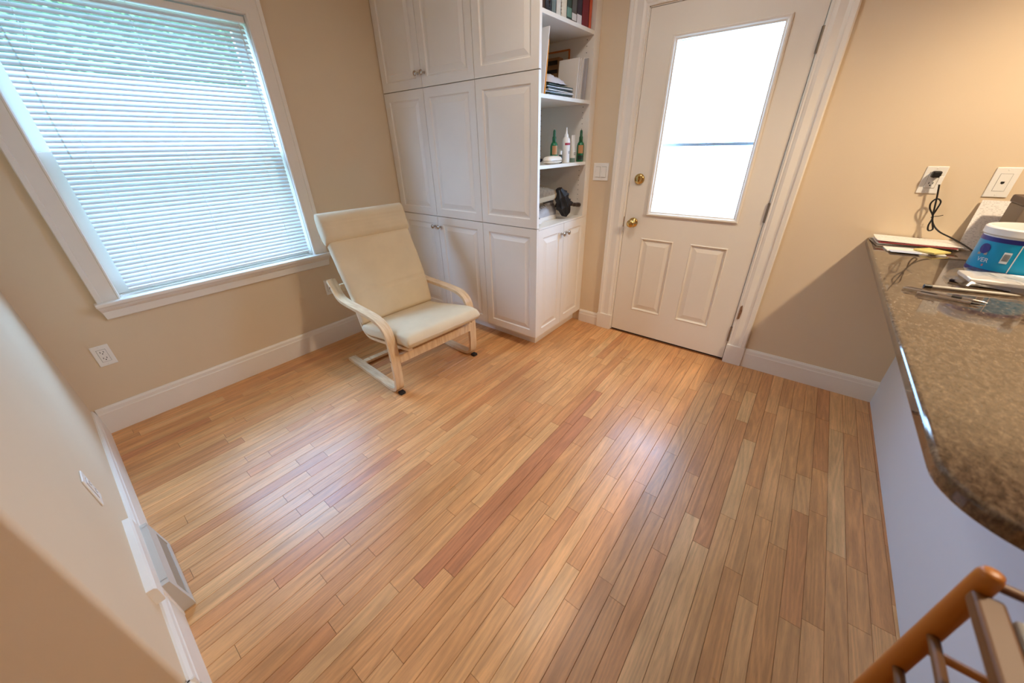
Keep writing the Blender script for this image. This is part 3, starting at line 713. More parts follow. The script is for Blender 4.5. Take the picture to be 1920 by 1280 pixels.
# floor register on the left wall
rg = Thing('floor_register', (0, -1.28, 0), 'white baseboard heat register with louvred grille under a wooden cap', 'register')
rg.part('cap_board', MB().prism([(0, .182), (.020, .182), (.022, .186), (.022, .238), (.017, .246), (0, .248)], lambda p: (p[0], -1.535, p[1]), lambda p: (p[0], -1.157, p[1])), TRIM)
rg.part('surround', MB().box(0, .018, -1.47, -1.10, .0, .182), TRIM, bevel=.002)
y0, y1 = -1.455, -1.115
fr = MB().prism([(0, .004), (.034, .004), (.034, .022), (.020, .160), (0, .160)], lambda p: (.017+p[0], y0, p[1]), lambda p: (.017+p[0], y0+.022, p[1]))
fr.prism([(0, .004), (.034, .004), (.034, .022), (.020, .160), (0, .160)], lambda p: (.017+p[0], y1-.022, p[1]), lambda p: (.017+p[0], y1, p[1]))
fr.prism([(0, .004), (.034, .004), (.034, .022), (.0325, .034), (0, .034)], lambda p: (.017+p[0], y0+.02, p[1]), lambda p: (.017+p[0], y1-.02, p[1]))
fr.prism([(0, .105), (.0255, .105), (.020, .160), (0, .160)], lambda p: (.017+p[0], y0+.02, p[1]), lambda p: (.017+p[0], y1-.02, p[1]))
rg.part('grille_frame', fr, GRILLE)
rg.part('duct', MB().box(.0175, .026, y0+.02, y1-.02, .034, .105), GDARK)
for i in range(26):
    yy = y0+.03+i*(y1-y0-.06)/25
    rg.part('louvre', MB().prism([(.005, .034), (.030, .034), (.0245, .105), (.005, .105)], lambda p: (.017+p[0], yy-.0011, p[1]), lambda p: (.017+p[0], yy+.0011, p[1])), GRILLE)

# ------------------------------------------------------------------ countertop
ZT = .913; ZB = .879; CX = .862; CYF = -3.02; CYB = -4.02; RC = .13
poly = [(L-.001, CYF), (L-.001, CYB), (CX, CYB)] + [(CX+RC-RC*math.cos(a), CYF-RC+RC*math.sin(a)) for a in [PI/2*i/12 for i in range(13)]]
ct = MB().prism(poly, lambda p: (p[0], p[1], ZB), lambda p: (p[0], p[1], ZT)).build('countertop', GRAN, bevel=.009, seg=4)
tag(ct, 'polished brown granite countertop with a rounded corner on the white half wall', 'countertop')
# base cabinet on the kitchen side carrying the slab
kb = Thing('base_cabinet', (1.9, -3.75, 0), 'white kitchen base cabinet under the granite countertop', 'cabinet')
kb.part('body', MB().box(.95, L-.001, -3.97, YP-.116, .1, ZB-.001), CABW)
kb.part('toe_kick', MB().box(.95, L-.001, -3.90, YP-.116, 0, .1), CABW)
for i in range(4):
    x0 = .955+i*.475; kb.part('door', MB().box(x0, x0+.47, -3.99, -3.971, .11, ZB-.01), CABW, bevel=.003)

# ------------------------------------------------------------------ things on the counter
def paper_mat(name, col, lines=0.0, scale=120, axis=0):
    if name in MATS: return MATS[name]
    M = mat(name, col, .8)
    if lines > 0:
        nt = M.node_tree; N = nt.nodes; Lk = nt.links; P = N['Principled BSDF']; tc = N.new('ShaderNodeTexCoord')
        wv = N.new('ShaderNodeTexWave'); wv.inputs['Scale'].default_value = scale; wv.bands_direction = 'XYZ'[axis]
        wv.wave_profile = 'SIN'; Lk.new(tc.outputs['Object'], wv.inputs['Vector'])
        nz = N.new('ShaderNodeTexNoise'); nz.inputs['Scale'].default_value = 130; Lk.new(tc.outputs['Object'], nz.inputs['Vector'])
        mu = N.new('ShaderNodeMath'); mu.operation = 'MULTIPLY'; Lk.new(wv.outputs['Fac'], mu.inputs[0]); Lk.new(nz.outputs['Fac'], mu.inputs[1])
        gt = N.new('ShaderNodeMath'); gt.operation = 'GREATER_THAN'; gt.inputs[1].default_value = .5; Lk.new(mu.outputs[0], gt.inputs[0])
        mx = N.new('ShaderNodeMix'); mx.data_type = 'RGBA'; mx.inputs['A'].default_value = col
        mx.inputs['B'].default_value = tuple(c*(1-lines) for c in col[:3])+(1,)
        Lk.new(gt.outputs[0], mx.inputs['Factor']); Lk.new(mx.outputs['Result'], P.inputs['Base Color'])
    return M
PAP = paper_mat('white_paper', rgb(240, 236, 230))
PRN = paper_mat('printed_paper', rgb(242, 238, 232), .35, 60, 0)
def sheet(cx, cy, z, w_, d_, rot, th=.0006, curl=0.0, n=8, seed=0):
    """slightly wavy sheet of paper, rounded nowhere, w along local x"""
    rnd = random.Random(seed); a, b_ = rnd.uniform(0, 6), rnd.uniform(0, 6); top = []; bot = []
    M_ = Matrix.Translation((cx, cy, z)) @ Matrix.Rotation(rot, 4, 'Z')
    for i in range(n+1):
        u = i/n-.5; r1 = []; r0 = []
        for j in range(n+1):
            v = j/n-.5; h = curl*(.5+.5*math.sin(u*5+a)*math.cos(v*4+b_)) + curl*2*max(0, abs(u)-.38)
            r1.append(M_ @ Vector((u*w_, v*d_, th+h))); r0.append(M_ @ Vector((u*w_, v*d_, h)))
        top.append(r1); bot.append(r0)
    g = MB().grid(top).grid(bot); k = n+1; off = k*k
    edge = [i*k for i in range(k)] + [(k-1)*k+j for j in range(1, k)] + [i*k+k-1 for i in range(k-2, -1, -1)] + [j for j in range(k-2, 0, -1)]
    for q in range(len(edge)):
        e0, e1 = edge[q], edge[(q+1) % len(edge)]; g.f.append((e0, e1, e1+off, e0+off))
    return g
PR = math.radians
def thing1(name, mb, material, label, cat, group=None, **k):
    return tag(mb.build(name, material, **k), label, cat, group)
thing1('letter_sheet', sheet(2.770, -3.165, ZT+.0005, .155, .265, PR(8), .003, .002, seed=1), mat('grey_printed_flyer', rgb(150, 140, 132), .7), 'thin grey flyer at the bottom of the letter pile against the wall', 'paper')
thing1('letter_sheet', sheet(2.773, -3.175, ZT+.007, .15, .27, PR(4), .002, .003, seed=2), PAP, 'plain white letter in the pile, just under the red-edged card', 'paper')
thing1('letter_sheet', sheet(2.770, -3.178, ZT+.013, .155, .262, PR(2), .0025, .002, seed=3), mat('red_edged_card', rgb(176, 82, 84), .6), 'red card sticking out of the letter pile on the counter', 'paper')
thing1('letter_sheet', sheet(2.776, -3.182, ZT+.018, .15, .285, PR(3), .003, .004, seed=4), PRN, 'printed white letter on top of the pile against the wall', 'paper')
thing1('envelope', sheet(2.625, -3.165, ZT+.0006, .09, .19, PR(6), .004, .001, seed=5), PAP, 'small white envelope under the yellow sticky notes', 'envelope')
thing1('address_card', sheet(2.573, -3.132, ZT+.0053, .045, .10, PR(6), .0012, .0005, seed=6), mat('blue_white_card', rgb(196, 208, 232), .5), 'pale blue card beside the yellow sticky notes', 'card')
thing1('sticky_note_pad', sheet(2.628, -3.222, ZT+.0072, .082, .082, PR(45), .006, .0008, seed=7), mat('yellow_note', rgb(226, 208, 130), .8), 'pad of pale yellow sticky notes on the counter', 'notepad')
# sheet leaning on the wall
M_ = Matrix(((0, -.33, 0, 0), (-1, 0, 0, 0), (0, 0, 0, 0), (0, 0, 0, 1)))
ln = MB(); rows = []; rows2 = []
for i in range(9):
    v = i/8; x_ = 2.775+.072*v+.01*math.sin(v*PI); z_ = ZT+.001+.205*v
    rows.append([(x_, -3.322-.118*u-.012*v, z_) for u in (0, .25, .5, .75, 1)]); rows2.append([(x_+.0012, -3.322-.118*u-.012*v, z_) for u in (0, .25, .5, .75, 1)])
ln.grid(rows).grid(rows2)
thing1('price_sheet', ln, paper_mat('printed_list', rgb(240, 234, 228), .4, 50, 2), 'printed white sheet leaning on the wall below the phone jack', 'paper', smooth=True)
bx_ = Thing('storage_box', (2.68, -3.48, ZT), 'grey-brown box standing behind the wipes tub', 'box')
bx_.part('body', MB().box(2.60, 2.762, -3.58, -3.392, ZT+.001, 1.125), mat('grey_brown_card', rgb(128, 112, 96), .6), bevel=.004)
bx_.part('lid', MB().box(2.596, 2.766, -3.584, -3.388, 1.125, 1.155), mat('dark_brown_card', rgb(84, 64, 54), .5), bevel=.006)

# wipes tub
TBX, TBY, TR = 2.378, -3.378, .100
tb = Thing('wipes_tub', (TBX, TBY, ZT), 'open white plastic tub with a turquoise and navy label', 'tub')
TW = mat('tub_white', rgb(240, 240, 238), .35)
body = [(0, .001), (TR-.004, .001), (TR-.001, .006), (TR, .14), (TR+.002, .142), (TR+.006, .146), (TR+.006, .166), (TR+.002, .17), (TR-.006, .17), (TR-.008, .16), (TR-.008, .01), (0, .01)]
tb.part('body', MB().lathe(body, (TBX, TBY, ZT), (0, 0, 1), 48), TW, angle=40)
def cyl_patch(a0, a1, z0, z1, off, n=40):
    rows = [[(TBX+(TR+off)*math.cos(a0+(a1-a0)*i/n), TBY+(TR+off)*math.sin(a0+(a1-a0)*i/n), ZT+z) for i in range(n+1)] for z in (z0, z1)]
    return MB().grid(rows)
TEAL = mat('label_turquoise', rgb(0, 150, 196), .35); NAVY = mat('label_navy', rgb(38, 44, 128), .35); LW = mat('label_white', rgb(226, 232, 236), .4)
lab = tb.part('label', cyl_patch(0, 2*PI, .012, .137, .0008, 64), TEAL, smooth=True)
tb.part('navy_band', cyl_patch(0, 2*PI, .122, .137, .0012, 64), NAVY, parent=lab, smooth=True)
tb.part('navy_band', cyl_patch(0, 2*PI, .012, .026, .0012, 64), NAVY, parent=lab, smooth=True)
def on_tub(pts, off): return [(TBX+(TR+off)*math.cos(a), TBY+(TR+off)*math.sin(a), ZT+z) for a, z in pts]
aL = math.atan2(.96, .279)            # the side of the tub towards the door casing
def tub_poly(name, pts, off, material, label=None):
    return tb.part(name, MB().add(on_tub(pts, off), [tuple(range(len(pts)))]), material, parent=lab, label=label)
a_c = 2.05
tub_poly('badge', [(a_c+.18*math.cos(2*PI*i/20), .095+.018*math.sin(2*PI*i/20)) for i in range(20)], .0018, NAVY)
tub_poly('banner', [(a_c-.16, .071), (a_c+.16, .075), (a_c+.16, .083), (a_c-.16, .079)], .0018, mat('label_sand', rgb(178, 160, 140), .5))
tub_poly('barcode', [(2.62, .056), (2.80, .056), (2.80, .094), (2.62, .094)], .0016, LW)
for i in range(9):
    a = 2.645+i*.0165; tub_poly('barcode_bar', [(a, .064), (a+.008, .064), (a+.008, .088), (a, .088)], .002, mat('print_black', rgb(40, 40, 44), .6))
tub_poly('white_stripe', [(2.905, .026), (2.93, .026), (2.93, .122), (2.905, .122)], .0016, LW)
tub_poly('flag_mark', [(2.23, .036), (2.28, .036), (2.28, .043), (2.23, .043)], .0018, mat('flag_red', rgb(214, 120, 130), .5))
def tub_text(txt, a0, z0, size, off):
    c = bpy.data.curves.new('txt', 'FONT'); c.body = txt; c.size = size
    o = bpy.data.objects.new('txt', c); COL.objects.link(o); bpy.context.view_layer.update()
    me = bpy.data.meshes.new_from_object(o.evaluated_get(bpy.context.evaluated_depsgraph_get()))
    bpy.data.objects.remove(o)
    for v in me.vertices:
        a = a0 + v.co.x/TR; z = z0+v.co.y
        v.co = (TBX+(TR+off)*math.cos(a), TBY+(TR+off)*math.sin(a), ZT+z)
    me.materials.append(LW); o = bpy.data.objects.new('lettering', me); COL.objects.link(o); o.parent = lab
tub_text('VER', 2.0, .050, .021, .0018)
tb.part('handle_clip', MB().box(TBX-.10, TBX-.07, TBY-.075, TBY-.045, ZT+.165, ZT+.185).lathe([(0, 0), (.006, 0), (.006, .002), (0, .002)], (TBX-.1005, TBY-.06, ZT+.174), (-1, 0, 0), 10), TW, bevel=.004)
tb.part('wipe', sheet(TBX-.01, TBY-.01, ZT+.10, .11, .10, .4, .01, .03, seed=9), mat('salmon_wipe', rgb(226, 140, 110), .8))

# bagged packet, pens
bag = Thing('plastic_bag', (2.17, -3.34, ZT), 'clear crinkled plastic bag around a white packet on the counter', 'bag')
rows = []; nb = 22; rnd = random.Random(4)
for i in range(nb+1):
    u = i/nb; r = []
    for j in range(15):
        v = j/14; ed = min(u, 1-u, v, 1-v); h = .006+.032*min(1, ed*6)**.6*(1-.35*u)+rnd.uniform(-.003, .003)*min(1, ed*8)
        r.append((2.275-.17*v+.02*math.sin(u*7), -3.215-.27*u+.012*math.sin(v*5), ZT+h))
    rows.append(r)
bag.part('film', MB().grid(rows), glass('bag_film', (.93, .94, .95, 1), .30, .22), smooth=True)
bag.part('packet', sheet(2.195, -3.35, ZT+.012, .125, .22, PR(4), .012, .004, seed=11), PAP, bevel=.002)
thing1('phone', MB().box(-.036, .036, -.07, .07, 0, .009).xf(Matrix.Translation((2.175, -3.285, ZT+.0006)) @ Matrix.Rotation(PR(-18), 4, 'Z')), mat('dark_phone', rgb(30, 30, 44), .25), 'slim dark device lying under the plastic bag', 'phone', bevel=.003)
def pen(name, p0, p1, r, col, tipcol, label, clip=True, capend=None):
    P0, P1 = Vector(p0), Vector(p1); d = (P1-P0).normalized(); ln_ = (P1-P0).length
    t = Thing(name, p0, label, 'pen')
    t.part('barrel', MB().lathe([(0, 0), (r*.8, 0), (r, .004), (r, ln_*.80), (r*.9, ln_*.84), (0, ln_*.84)], P0, d, 12), col, smooth=False, angle=40)
    t.part('tip', MB().lathe([(r*.9, ln_*.84), (r*.55, ln_*.95), (.0006, ln_)], P0, d, 12), tipcol, angle=40)
    if clip:
        u = Vector((0, 0, 1)); a = P0+d*.008+u*(r+.001); b_ = P0+d*.045+u*(r+.0015)
        t.part('clip', MB().tube([P0+d*.006, a, b_], .0013, 6), tipcol)
    if capend: t.part('grip', MB().lathe([(0, 0), (r*1.12, .0), (r*1.12, .022), (0, .022)], P0+d*ln_*.60, d, 12), capend)
    return t
CLR = glass('clear_pen', (.95, .95, .95, 1), .55, .16)
pen('pen', (1.972, -3.070, ZT+.0058), (1.935, -3.255, ZT+.0052), .0052, CLR, NICKEL, 'clear plastic pen with black grip, clip towards the counter edge', True, BLACK)
pen('pen', (1.935, -3.10, ZT+.0058), (1.905, -3.238, ZT+.0052), .005, CLR, BLACK, 'clear plastic pen lying beside the black-gripped clear pen', True)
gp = pen('pen', (2.035, -3.142, ZT+.0058), (2.075, -3.352, ZT+.0052), .0055, mat('grey_pen', rgb(186, 180, 168), .35), mat('grey_pen', rgb(186, 180, 168), .35), 'grey ballpoint pen with a black end, next to the plastic bag', False)
gp.part('cap', MB().lathe([(0, 0), (.006, 0), (.006, .02), (0, .02)], (2.032, -3.128, ZT+.0062), (.19, -.98, 0), 12), BLACK)

# power cord hanging from the outlet
pc = Thing('power_cord', (2.83, -3.15, 1.2), 'black power cord plugged into the wall outlet and tied in a loop', 'cord')
pc.part('plug', MB().box(L-.042, L-.006, -3.166, -3.136, 1.205, 1.232), BLACK, bevel=.006, seg=3)
pc.part('tag', MB().box(L-.046, L-.040, -3.176, -3.162, 1.178, 1.212), PLATEW, bevel=.002)
c1 = catmull([(L-.03, -3.166, 1.212), (L-.034, -3.174, 1.18), (L-.036, -3.188, 1.12), (L-.037, -3.204, 1.045), (L-.037, -3.216, 1.01), (L-.036, -3.226, .985), (L-.036, -3.214, .979), (L-.036, -3.206, 1.0), (L-.036, -3.206, 1.04), (L-.036, -3.183, 1.075), (L-.035, -3.178, 1.10), (L-.035, -3.19, 1.118), (L-.034, -3.207, 1.105), (L-.034, -3.206, 1.07), (L-.033, -3.205, 1.04), (L-.034, -3.222, 1.005), (L-.050, -3.250, .978), (L-.085, -3.292, .960), (L-.15, -3.330, .943), (L-.24, -3.362, .925), (L-.33, -3.388, .9175), (L-.37, -3.405, .9170)], 7)
pc.part('cable', MB().tube(c1, .0032, 8), BLACK, smooth=True)
pc.part('twist_tie', MB().tube([(L-.042, -3.200, 1.037), (L-.03, -3.208, 1.039), (L-.03, -3.214, 1.042), (L-.042, -3.222, 1.045), (L-.046, -3.234, 1.051)], .0016, 6), RUBBER)

# ------------------------------------------------------------------ books on the top shelf
ZA = SH[2]+.0005; yF = -1.395
def book(x0, w_, h_, d_, col, label, lean=0.0, spine=None, band=None):
    t = Thing('book', (x0, yF, ZA), label, 'book', 'books on the top shelf')
    g = MB().box(x0, x0+.002, yF, yF+d_, ZA, ZA+h_).box(x0+w_-.002, x0+w_, yF, yF+d_, ZA, ZA+h_).box(x0, x0+w_, yF, yF+.002, ZA, ZA+h_)
    cv = t.part('cover', g, col)
    t.part('page_block', MB().box(x0+.002, x0+w_-.002, yF+.002, yF+d_-.004, ZA+.003, ZA+h_-.003), PAP)
    if band: t.part('spine_label', MB().box(x0+.002, x0+w_-.002, yF-.0006, yF+.0005, ZA+band[0], ZA+band[1]), band[2], parent=cv)
    if spine:
        g = MB()
        for k in range(18): g.tube([(x0+w_-.002+.004*math.cos(a), yF-.002+.005*math.sin(a), ZA+.01+k*.014) for a in [2*PI*j/8 for j in range(9)]], .0007, 4)
        t.part('spiral', g, NICKEL)
bks = [(.026, .235, (70, 48, 34), 'brown paper-covered book against the cabinet side', None, None),
       (.030, .27, (206, 204, 200), 'white spiral notebook with a black stripe beside the brown book', True, (.0, .27, (40, 40, 44))),
       (.018, .26, (26, 26, 28), 'thin black book between white notebook and grey-green book', None, None),
       (.038, .275, (104, 114, 108), 'grey-green hardcover book on the top shelf', None, None),
       (.040, .28, (214, 206, 190), 'white spiral-bound book with wire along its edge', True, None),
       (.050, .285, (216, 200, 172), 'thick cream book on the top shelf', None, None),
       (.046, .26, (36, 56, 46), 'dark green book with pale lower spine on the top shelf', None, (.01, .05, (96, 130, 112))),
       (.046, .255, (84, 78, 70), 'dark grey book with a white spine sticker', None, (.005, .035, (206, 200, 190))),
       (.050, .27, (38, 30, 42), 'blackish purple book with a white lower spine label', None, (.0, .04, (214, 206, 200))),
       (.070, .29, (116, 24, 40), 'wide dark red binder on the top shelf', None, None),
       (.028, .285, (206, 84, 48), 'orange-red book standing against the shelf end panel', None, None)]
x_ = IX0+.006
for i, (w_, h_, c_, lab_, sp, bd) in enumerate(bks):
    w_ = w_*1.17
    book(x_, w_, h_, .19+.01*(i % 3), mat('book_cover_%d' % i, rgb(*c_), .5, noise=.08, nscale=30), lab_, spine=sp, band=(bd[0], bd[1], mat('book_label_%d' % i, rgb(*bd[2]), .6)) if bd else None)
    x_ += w_+.0012

# ------------------------------------------------------------------ second shelf: folders, mail
ZB2 = SH[1]+.0005
def vsheet(p00, p10, h_, lean, th, n=4):
    """upright panel from floor line p00-p10 (xy), height h_, leaning by lean (dx,dy) at the top, thickness th"""
    a = Vector((p00[0], p00[1], ZB2)); b_ = Vector((p10[0], p10[1], ZB2)); t_ = Vector((lean[0], lean[1], h_))
    nrm = (b_-a).cross(t_).normalized()*th
    vs = [a, b_, b_+t_, a+t_, a+nrm, b_+nrm, b_+t_+nrm, a+t_+nrm]
    return MB().add(vs, [(0, 3, 2, 1), (4, 5, 6, 7), (0, 1, 5, 4), (1, 2, 6, 5), (2, 3, 7, 6), (3, 0, 4, 7)])
thing1('file_folder', vsheet((2.256, -1.392), (2.262, -1.14), .245, (.032, 0), .006), mat('orange_folder', rgb(226, 152, 44), .5), 'orange-yellow folder standing on edge beside the cabinet side', 'folder', bevel=.002)
thing1('file_folder', vsheet((2.236, -1.394), (2.240, -1.12), .30, (.052, 0), .007), mat('grey_white_folder', rgb(206, 200, 194), .6), 'tall pale folder behind the orange folder', 'folder', bevel=.002)
cols = [(206, 202, 196), (52, 70, 62), (196, 190, 184), (218, 214, 208), (30, 44, 38), (208, 206, 202), (36, 58, 48)]
labs = ['pale magazine at the bottom of the mail stack', 'grey-green magazine second from the bottom of the mail stack', 'beige magazine in the lower half of the mail stack', 'white brochure in the middle of the mail stack', 'black-green folder below the white catalogue in the mail stack', 'white catalogue just under the dark green top folder', 'dark green folder on top of the mail stack']
z = ZB2
for i in range(7):
    w_, d_ = .29+random.uniform(-.02, .02), .22
    thing1('magazine', sheet(2.445+random.uniform(-.012, .012), -1.275+random.uniform(-.008, .008), z, w_, d_, PR(random.uniform(-4, 4)), .0052, .0008, seed=20+i), mat('magazine_%d' % i, rgb(*cols[i]), .4), labs[i], 'magazine', 'mail stack on the second shelf')
    z += .0082
rows = []; rnd = random.Random(12)
for i in range(15):
    u = i/14; r = []
    for j in range(15):
        v = j/14; e2 = max(0, 1-((u-.5)*2)**4)*max(0, 1-((v-.5)*2)**4)
        r.append((2.31+.232*u+rnd.uniform(-.006, .006), -1.375+.19*v+rnd.uniform(-.006, .006), z+.006+.055*e2*(1.1-.5*u)+rnd.uniform(-.005, .005)*(e2 > .05)))
    rows.append(r)
thing1('plastic_pouch', MB().grid(rows), mat('grey_white_plastic', rgb(204, 200, 204), .3), 'crumpled grey-white plastic pouch on top of the mail stack', 'bag', smooth=True)
for i in range(7):
    thing1('envelope', vsheet((2.612+i*.0105, -1.386+.003*(i % 2)), (2.614+i*.0105, -1.245), .210-.005*(i % 3)+.008*(i > 4), (.022, .0), .0035), mat('envelope_white_%d' % (i % 3), rgb(222-6*(i % 3), 214-7*(i % 3), 204-8*(i % 3)), .7), 'white envelope standing in the upright row beside the plastic pouch', 'envelope', 'upright envelopes on the second shelf')
for i in range(3):
    thing1('envelope', vsheet((2.702+i*.014, -1.393+.004*i), (2.704+i*.014, -1.26), .205+.008*i, (.024, 0), .004), mat('envelope_grey', rgb(176, 170, 168), .7), 'grey envelope leaning at the shelf end panel', 'envelope', 'grey envelopes leaning at the shelf end')
pf = Thing('picture_frame', (2.77, -1.10, ZB2), 'thin orange-edged picture frame standing against the shelf end panel', 'picture frame')
pf.part('panel', MB().box(2.768, 2.775, -1.229, -.986, ZB2+.001, ZB2+.279), mat('frame_panel', rgb(206, 194, 176), .7))
pf.part('edge', MB().box(2.765, 2.777, -1.236, -.98, ZB2+.279, ZB2+.288).box(2.765, 2.777, -1.236, -1.230, ZB2, ZB2+.2785).box(2.765, 2.777, -.985, -.98, ZB2, ZB2+.2785), mat('frame_edge', rgb(190, 110, 50), .5))
bxx = Thing('small_carton', (2.725, -1.12, ZB2), 'brown carton with dark print in front of the picture frame', 'box')
bxx.part('body', MB().box(2.70, 2.752, -1.20, -1.04, ZB2+.001, ZB2+.243), mat('brown_carton', rgb(150, 110, 72), .7), bevel=.002)
bxx.part('print', MB().box(2.6992, 2.7005, -1.19, -1.12, ZB2+.205, ZB2+.228).box(2.6992, 2.7005, -1.19, -1.10, ZB2+.16, ZB2+.18), mat('carton_print', rgb(44, 30, 22), .7))
thing1('small_box', MB().box(2.685, 2.735, -1.24, -1.204, ZB2+.001, ZB2+.218), mat('tan_carton', rgb(172, 140, 104), .7), 'plain tan carton next to the printed brown carton', 'box', bevel=.002)

# ------------------------------------------------------------------ third shelf: bottles, case, cap
ZC = SH[0]+.0005
GRN = mat('green_plastic', rgb(20, 104, 62), .3); GRNC = mat('dark_green_cap', rgb(16, 82, 50), .35)
def spray(x, y, label, pl):
    t = Thing('spray_bottle', (x, y, ZC), label, 'bottle', 'green spray bottles')
    t.part('body', MB().lathe([(0, 0), (.022, 0), (.0245, .004), (.0245, .098), (.021, .112), (.013, .124), (0, .124)], (x, y, ZC), (0, 0, 1), 20), GRN, smooth=True)
    t.part('pump', MB().lathe([(.0125, .124), (.0125, .150), (.009, .156), (.0085, .182), (.006, .192), (0, .192)], (x, y, ZC), (0, 0, 1), 16), GRNC, angle=40)
    rows = [[(x+.0249*math.cos(a), y+.0249*math.sin(a), ZC+z_) for a in [-PI/2-.2+pl+1.5*(k/10-.5) for k in range(11)]] for z_ in (.052, .102)]
    t.part('front_label', MB().grid(rows), mat('label_orange_tan', rgb(186, 134, 88), .5), smooth=True)
    rows = [[(x+.0249*math.cos(a), y+.0249*math.sin(a), ZC+z_) for a in [-PI/2-.2+pl+1.5*(k/10-.5) for k in range(11)]] for z_ in (.012, .040)]
    t.part('lower_label', MB().grid(rows), mat('label_dark', rgb(34, 44, 36), .5), smooth=True)
spray(2.478, -1.325, 'green spray bottle with orange label behind the white nozzle bottle', -.55)
spray(2.744, -1.372, 'green spray bottle standing by the shelf end panel', -.75)
t = Thing('nozzle_bottle', (2.572, -1.358, ZC), 'white squeeze bottle with pointed nozzle and a red band', 'bottle')
x, y = 2.572, -1.358
t.part('body', MB().lathe([(0, 0), (.024, 0), (.026, .003), (.026, .125), (.023, .140), (.014, .150), (0, .150)], (x, y, ZC), (0, 0, 1), 20), TW, smooth=True)
t.part('nozzle', MB().lathe([(.013, .150), (.013, .162), (.007, .170), (.003, .203), (0, .204)], (x, y, ZC), (0, 0, 1), 16), TW, angle=40)
rows = [[(x+.0264*math.cos(a), y+.0264*math.sin(a), ZC+z_) for a in [-PI/2-.3+2.0*(k/12-.5) for k in range(13)]] for z_ in (.104, .117)]
t.part('red_band', MB().grid(rows), mat('label_crimson', rgb(166, 58, 78), .5), smooth=True)
for (da, dz, r_) in ((0, 0, .0042), (.18, .006, .0022), (-.18, .006, .0022), (.08, .011, .0022), (-.1, .011, .0022)):
    a0 = -PI/2-.1+da; t.part('paw_print', MB().add([(x+.0266*math.cos(a0+r_/.0266*math.cos(q)), y+.0266*math.sin(a0+r_/.0266*math.cos(q)), ZC+.058+dz+r_*math.sin(q)) for q in [2*PI*k/10 for k in range(10)]], [tuple(range(10))]), mat('print_black', rgb(40, 40, 44), .6))
t = Thing('cream_tube', (2.655, -1.362, ZC), 'cream coloured squeeze tube standing on a green cap', 'tube')
x, y = 2.655, -1.362
t.part('cap', MB().lathe([(0, 0), (.017, 0), (.017, .026), (0, .026)], (x, y, ZC), (0, 0, 1), 18), mat('sage_cap', rgb(110, 130, 110), .4))
rows = []
for k in range(9):
    v = k/8; rx = .0205+.004*v; ry = .0205*(1-v)+.0015
    rows.append([(x+rx*math.cos(q), y+ry*math.sin(q), ZC+.026+.135*v) for q in [2*PI*j/20 for j in range(20)]])
t.part('tube_body', MB().grid(rows, True), mat('cream_tube', rgb(216, 206, 188), .45), smooth=True)
t.part('print_line', MB().box(x-.012, x+.010, y-.0205, y-.0185, ZC+.055, ZC+.058).box(x-.012, x+.004, y-.0209, y-.0185, ZC+.045, ZC+.048), mat('print_black', rgb(40, 40, 44), .6))
t = Thing('small_vial', (2.515, -1.362, ZC), 'small dark vial with a white cap in front of the green spray bottle', 'vial')
x, y = 2.517, -1.352
t.part('body', MB().lathe([(0, 0), (.011, 0), (.011, .045), (.007, .05), (0, .05)], (x, y, ZC), (0, 0, 1), 14), mat('dark_vial', rgb(44, 52, 46), .2), smooth=True)
t.part('cap', MB().lathe([(0, .05), (.009, .05), (.009, .072), (0, .072)], (x, y, ZC), (0, 0, 1), 14), TW)
# glasses case
t = Thing('glasses_case', (2.40, -1.375, ZC), 'cream hard-shell glasses case lying on the shelf edge', 'case')
def shell(z0, z1, sgn):
    rows = []
    for k in range(9):
        v = k/8; sc = math.sqrt(max(0, 1-v**2)); zz = z0+(z1-z0)*v
        rows.append([(2.405+.088*max(.02, sc)**.5*math.copysign(abs(math.cos(q))**.6, math.cos(q)), -1.362+.034*max(.02, sc)**.6*math.copysign(abs(math.sin(q))**.7, math.sin(q)), zz) for q in [2*PI*j/28 for j in range(28)]])
    g = MB().grid(rows, True); n_ = len(g.v); g.f.append(tuple(range(n_-28, n_))); return g
CSE = mat('cream_case', rgb(224, 212, 194), .4)
t.part('lid', shell(ZC+.020, ZC+.047, 1), CSE, smooth=True)
t.part('bottom', shell(ZC+.018, ZC+.0005, -1), CSE, smooth=True)
# cap
t = Thing('baseball_cap', (2.30, -1.33, ZC), 'navy blue cap behind the cream glasses case', 'cap')
rows = []
for k in range(9):
    v = k/8*PI/2; rows.append([(2.305+.085*math.cos(v)*math.cos(q), -1.19+.095*math.cos(v)*math.sin(q), ZC+.002+.082*math.sin(v)) for q in [2*PI*j/24 for j in range(24)]])
NVC = mat('navy_cloth', rgb(44, 48, 66), .9, noise=.2, nscale=120)
t.part('crown', MB().grid(rows, True), NVC, smooth=True)
rows = []
for k in range(5):
    r_ = .085+.055*k/4; rows.append([(2.31+(r_*.95)*math.cos(q), -1.185+r_*math.sin(q), ZC+.004+.03*(1-((q+PI/2)/1.1)**2)*(k/4)) for q in [-PI/2-1.0+2.0*j/12 for j in range(13)]])
t.part('brim', MB().grid(rows), NVC, smooth=True)

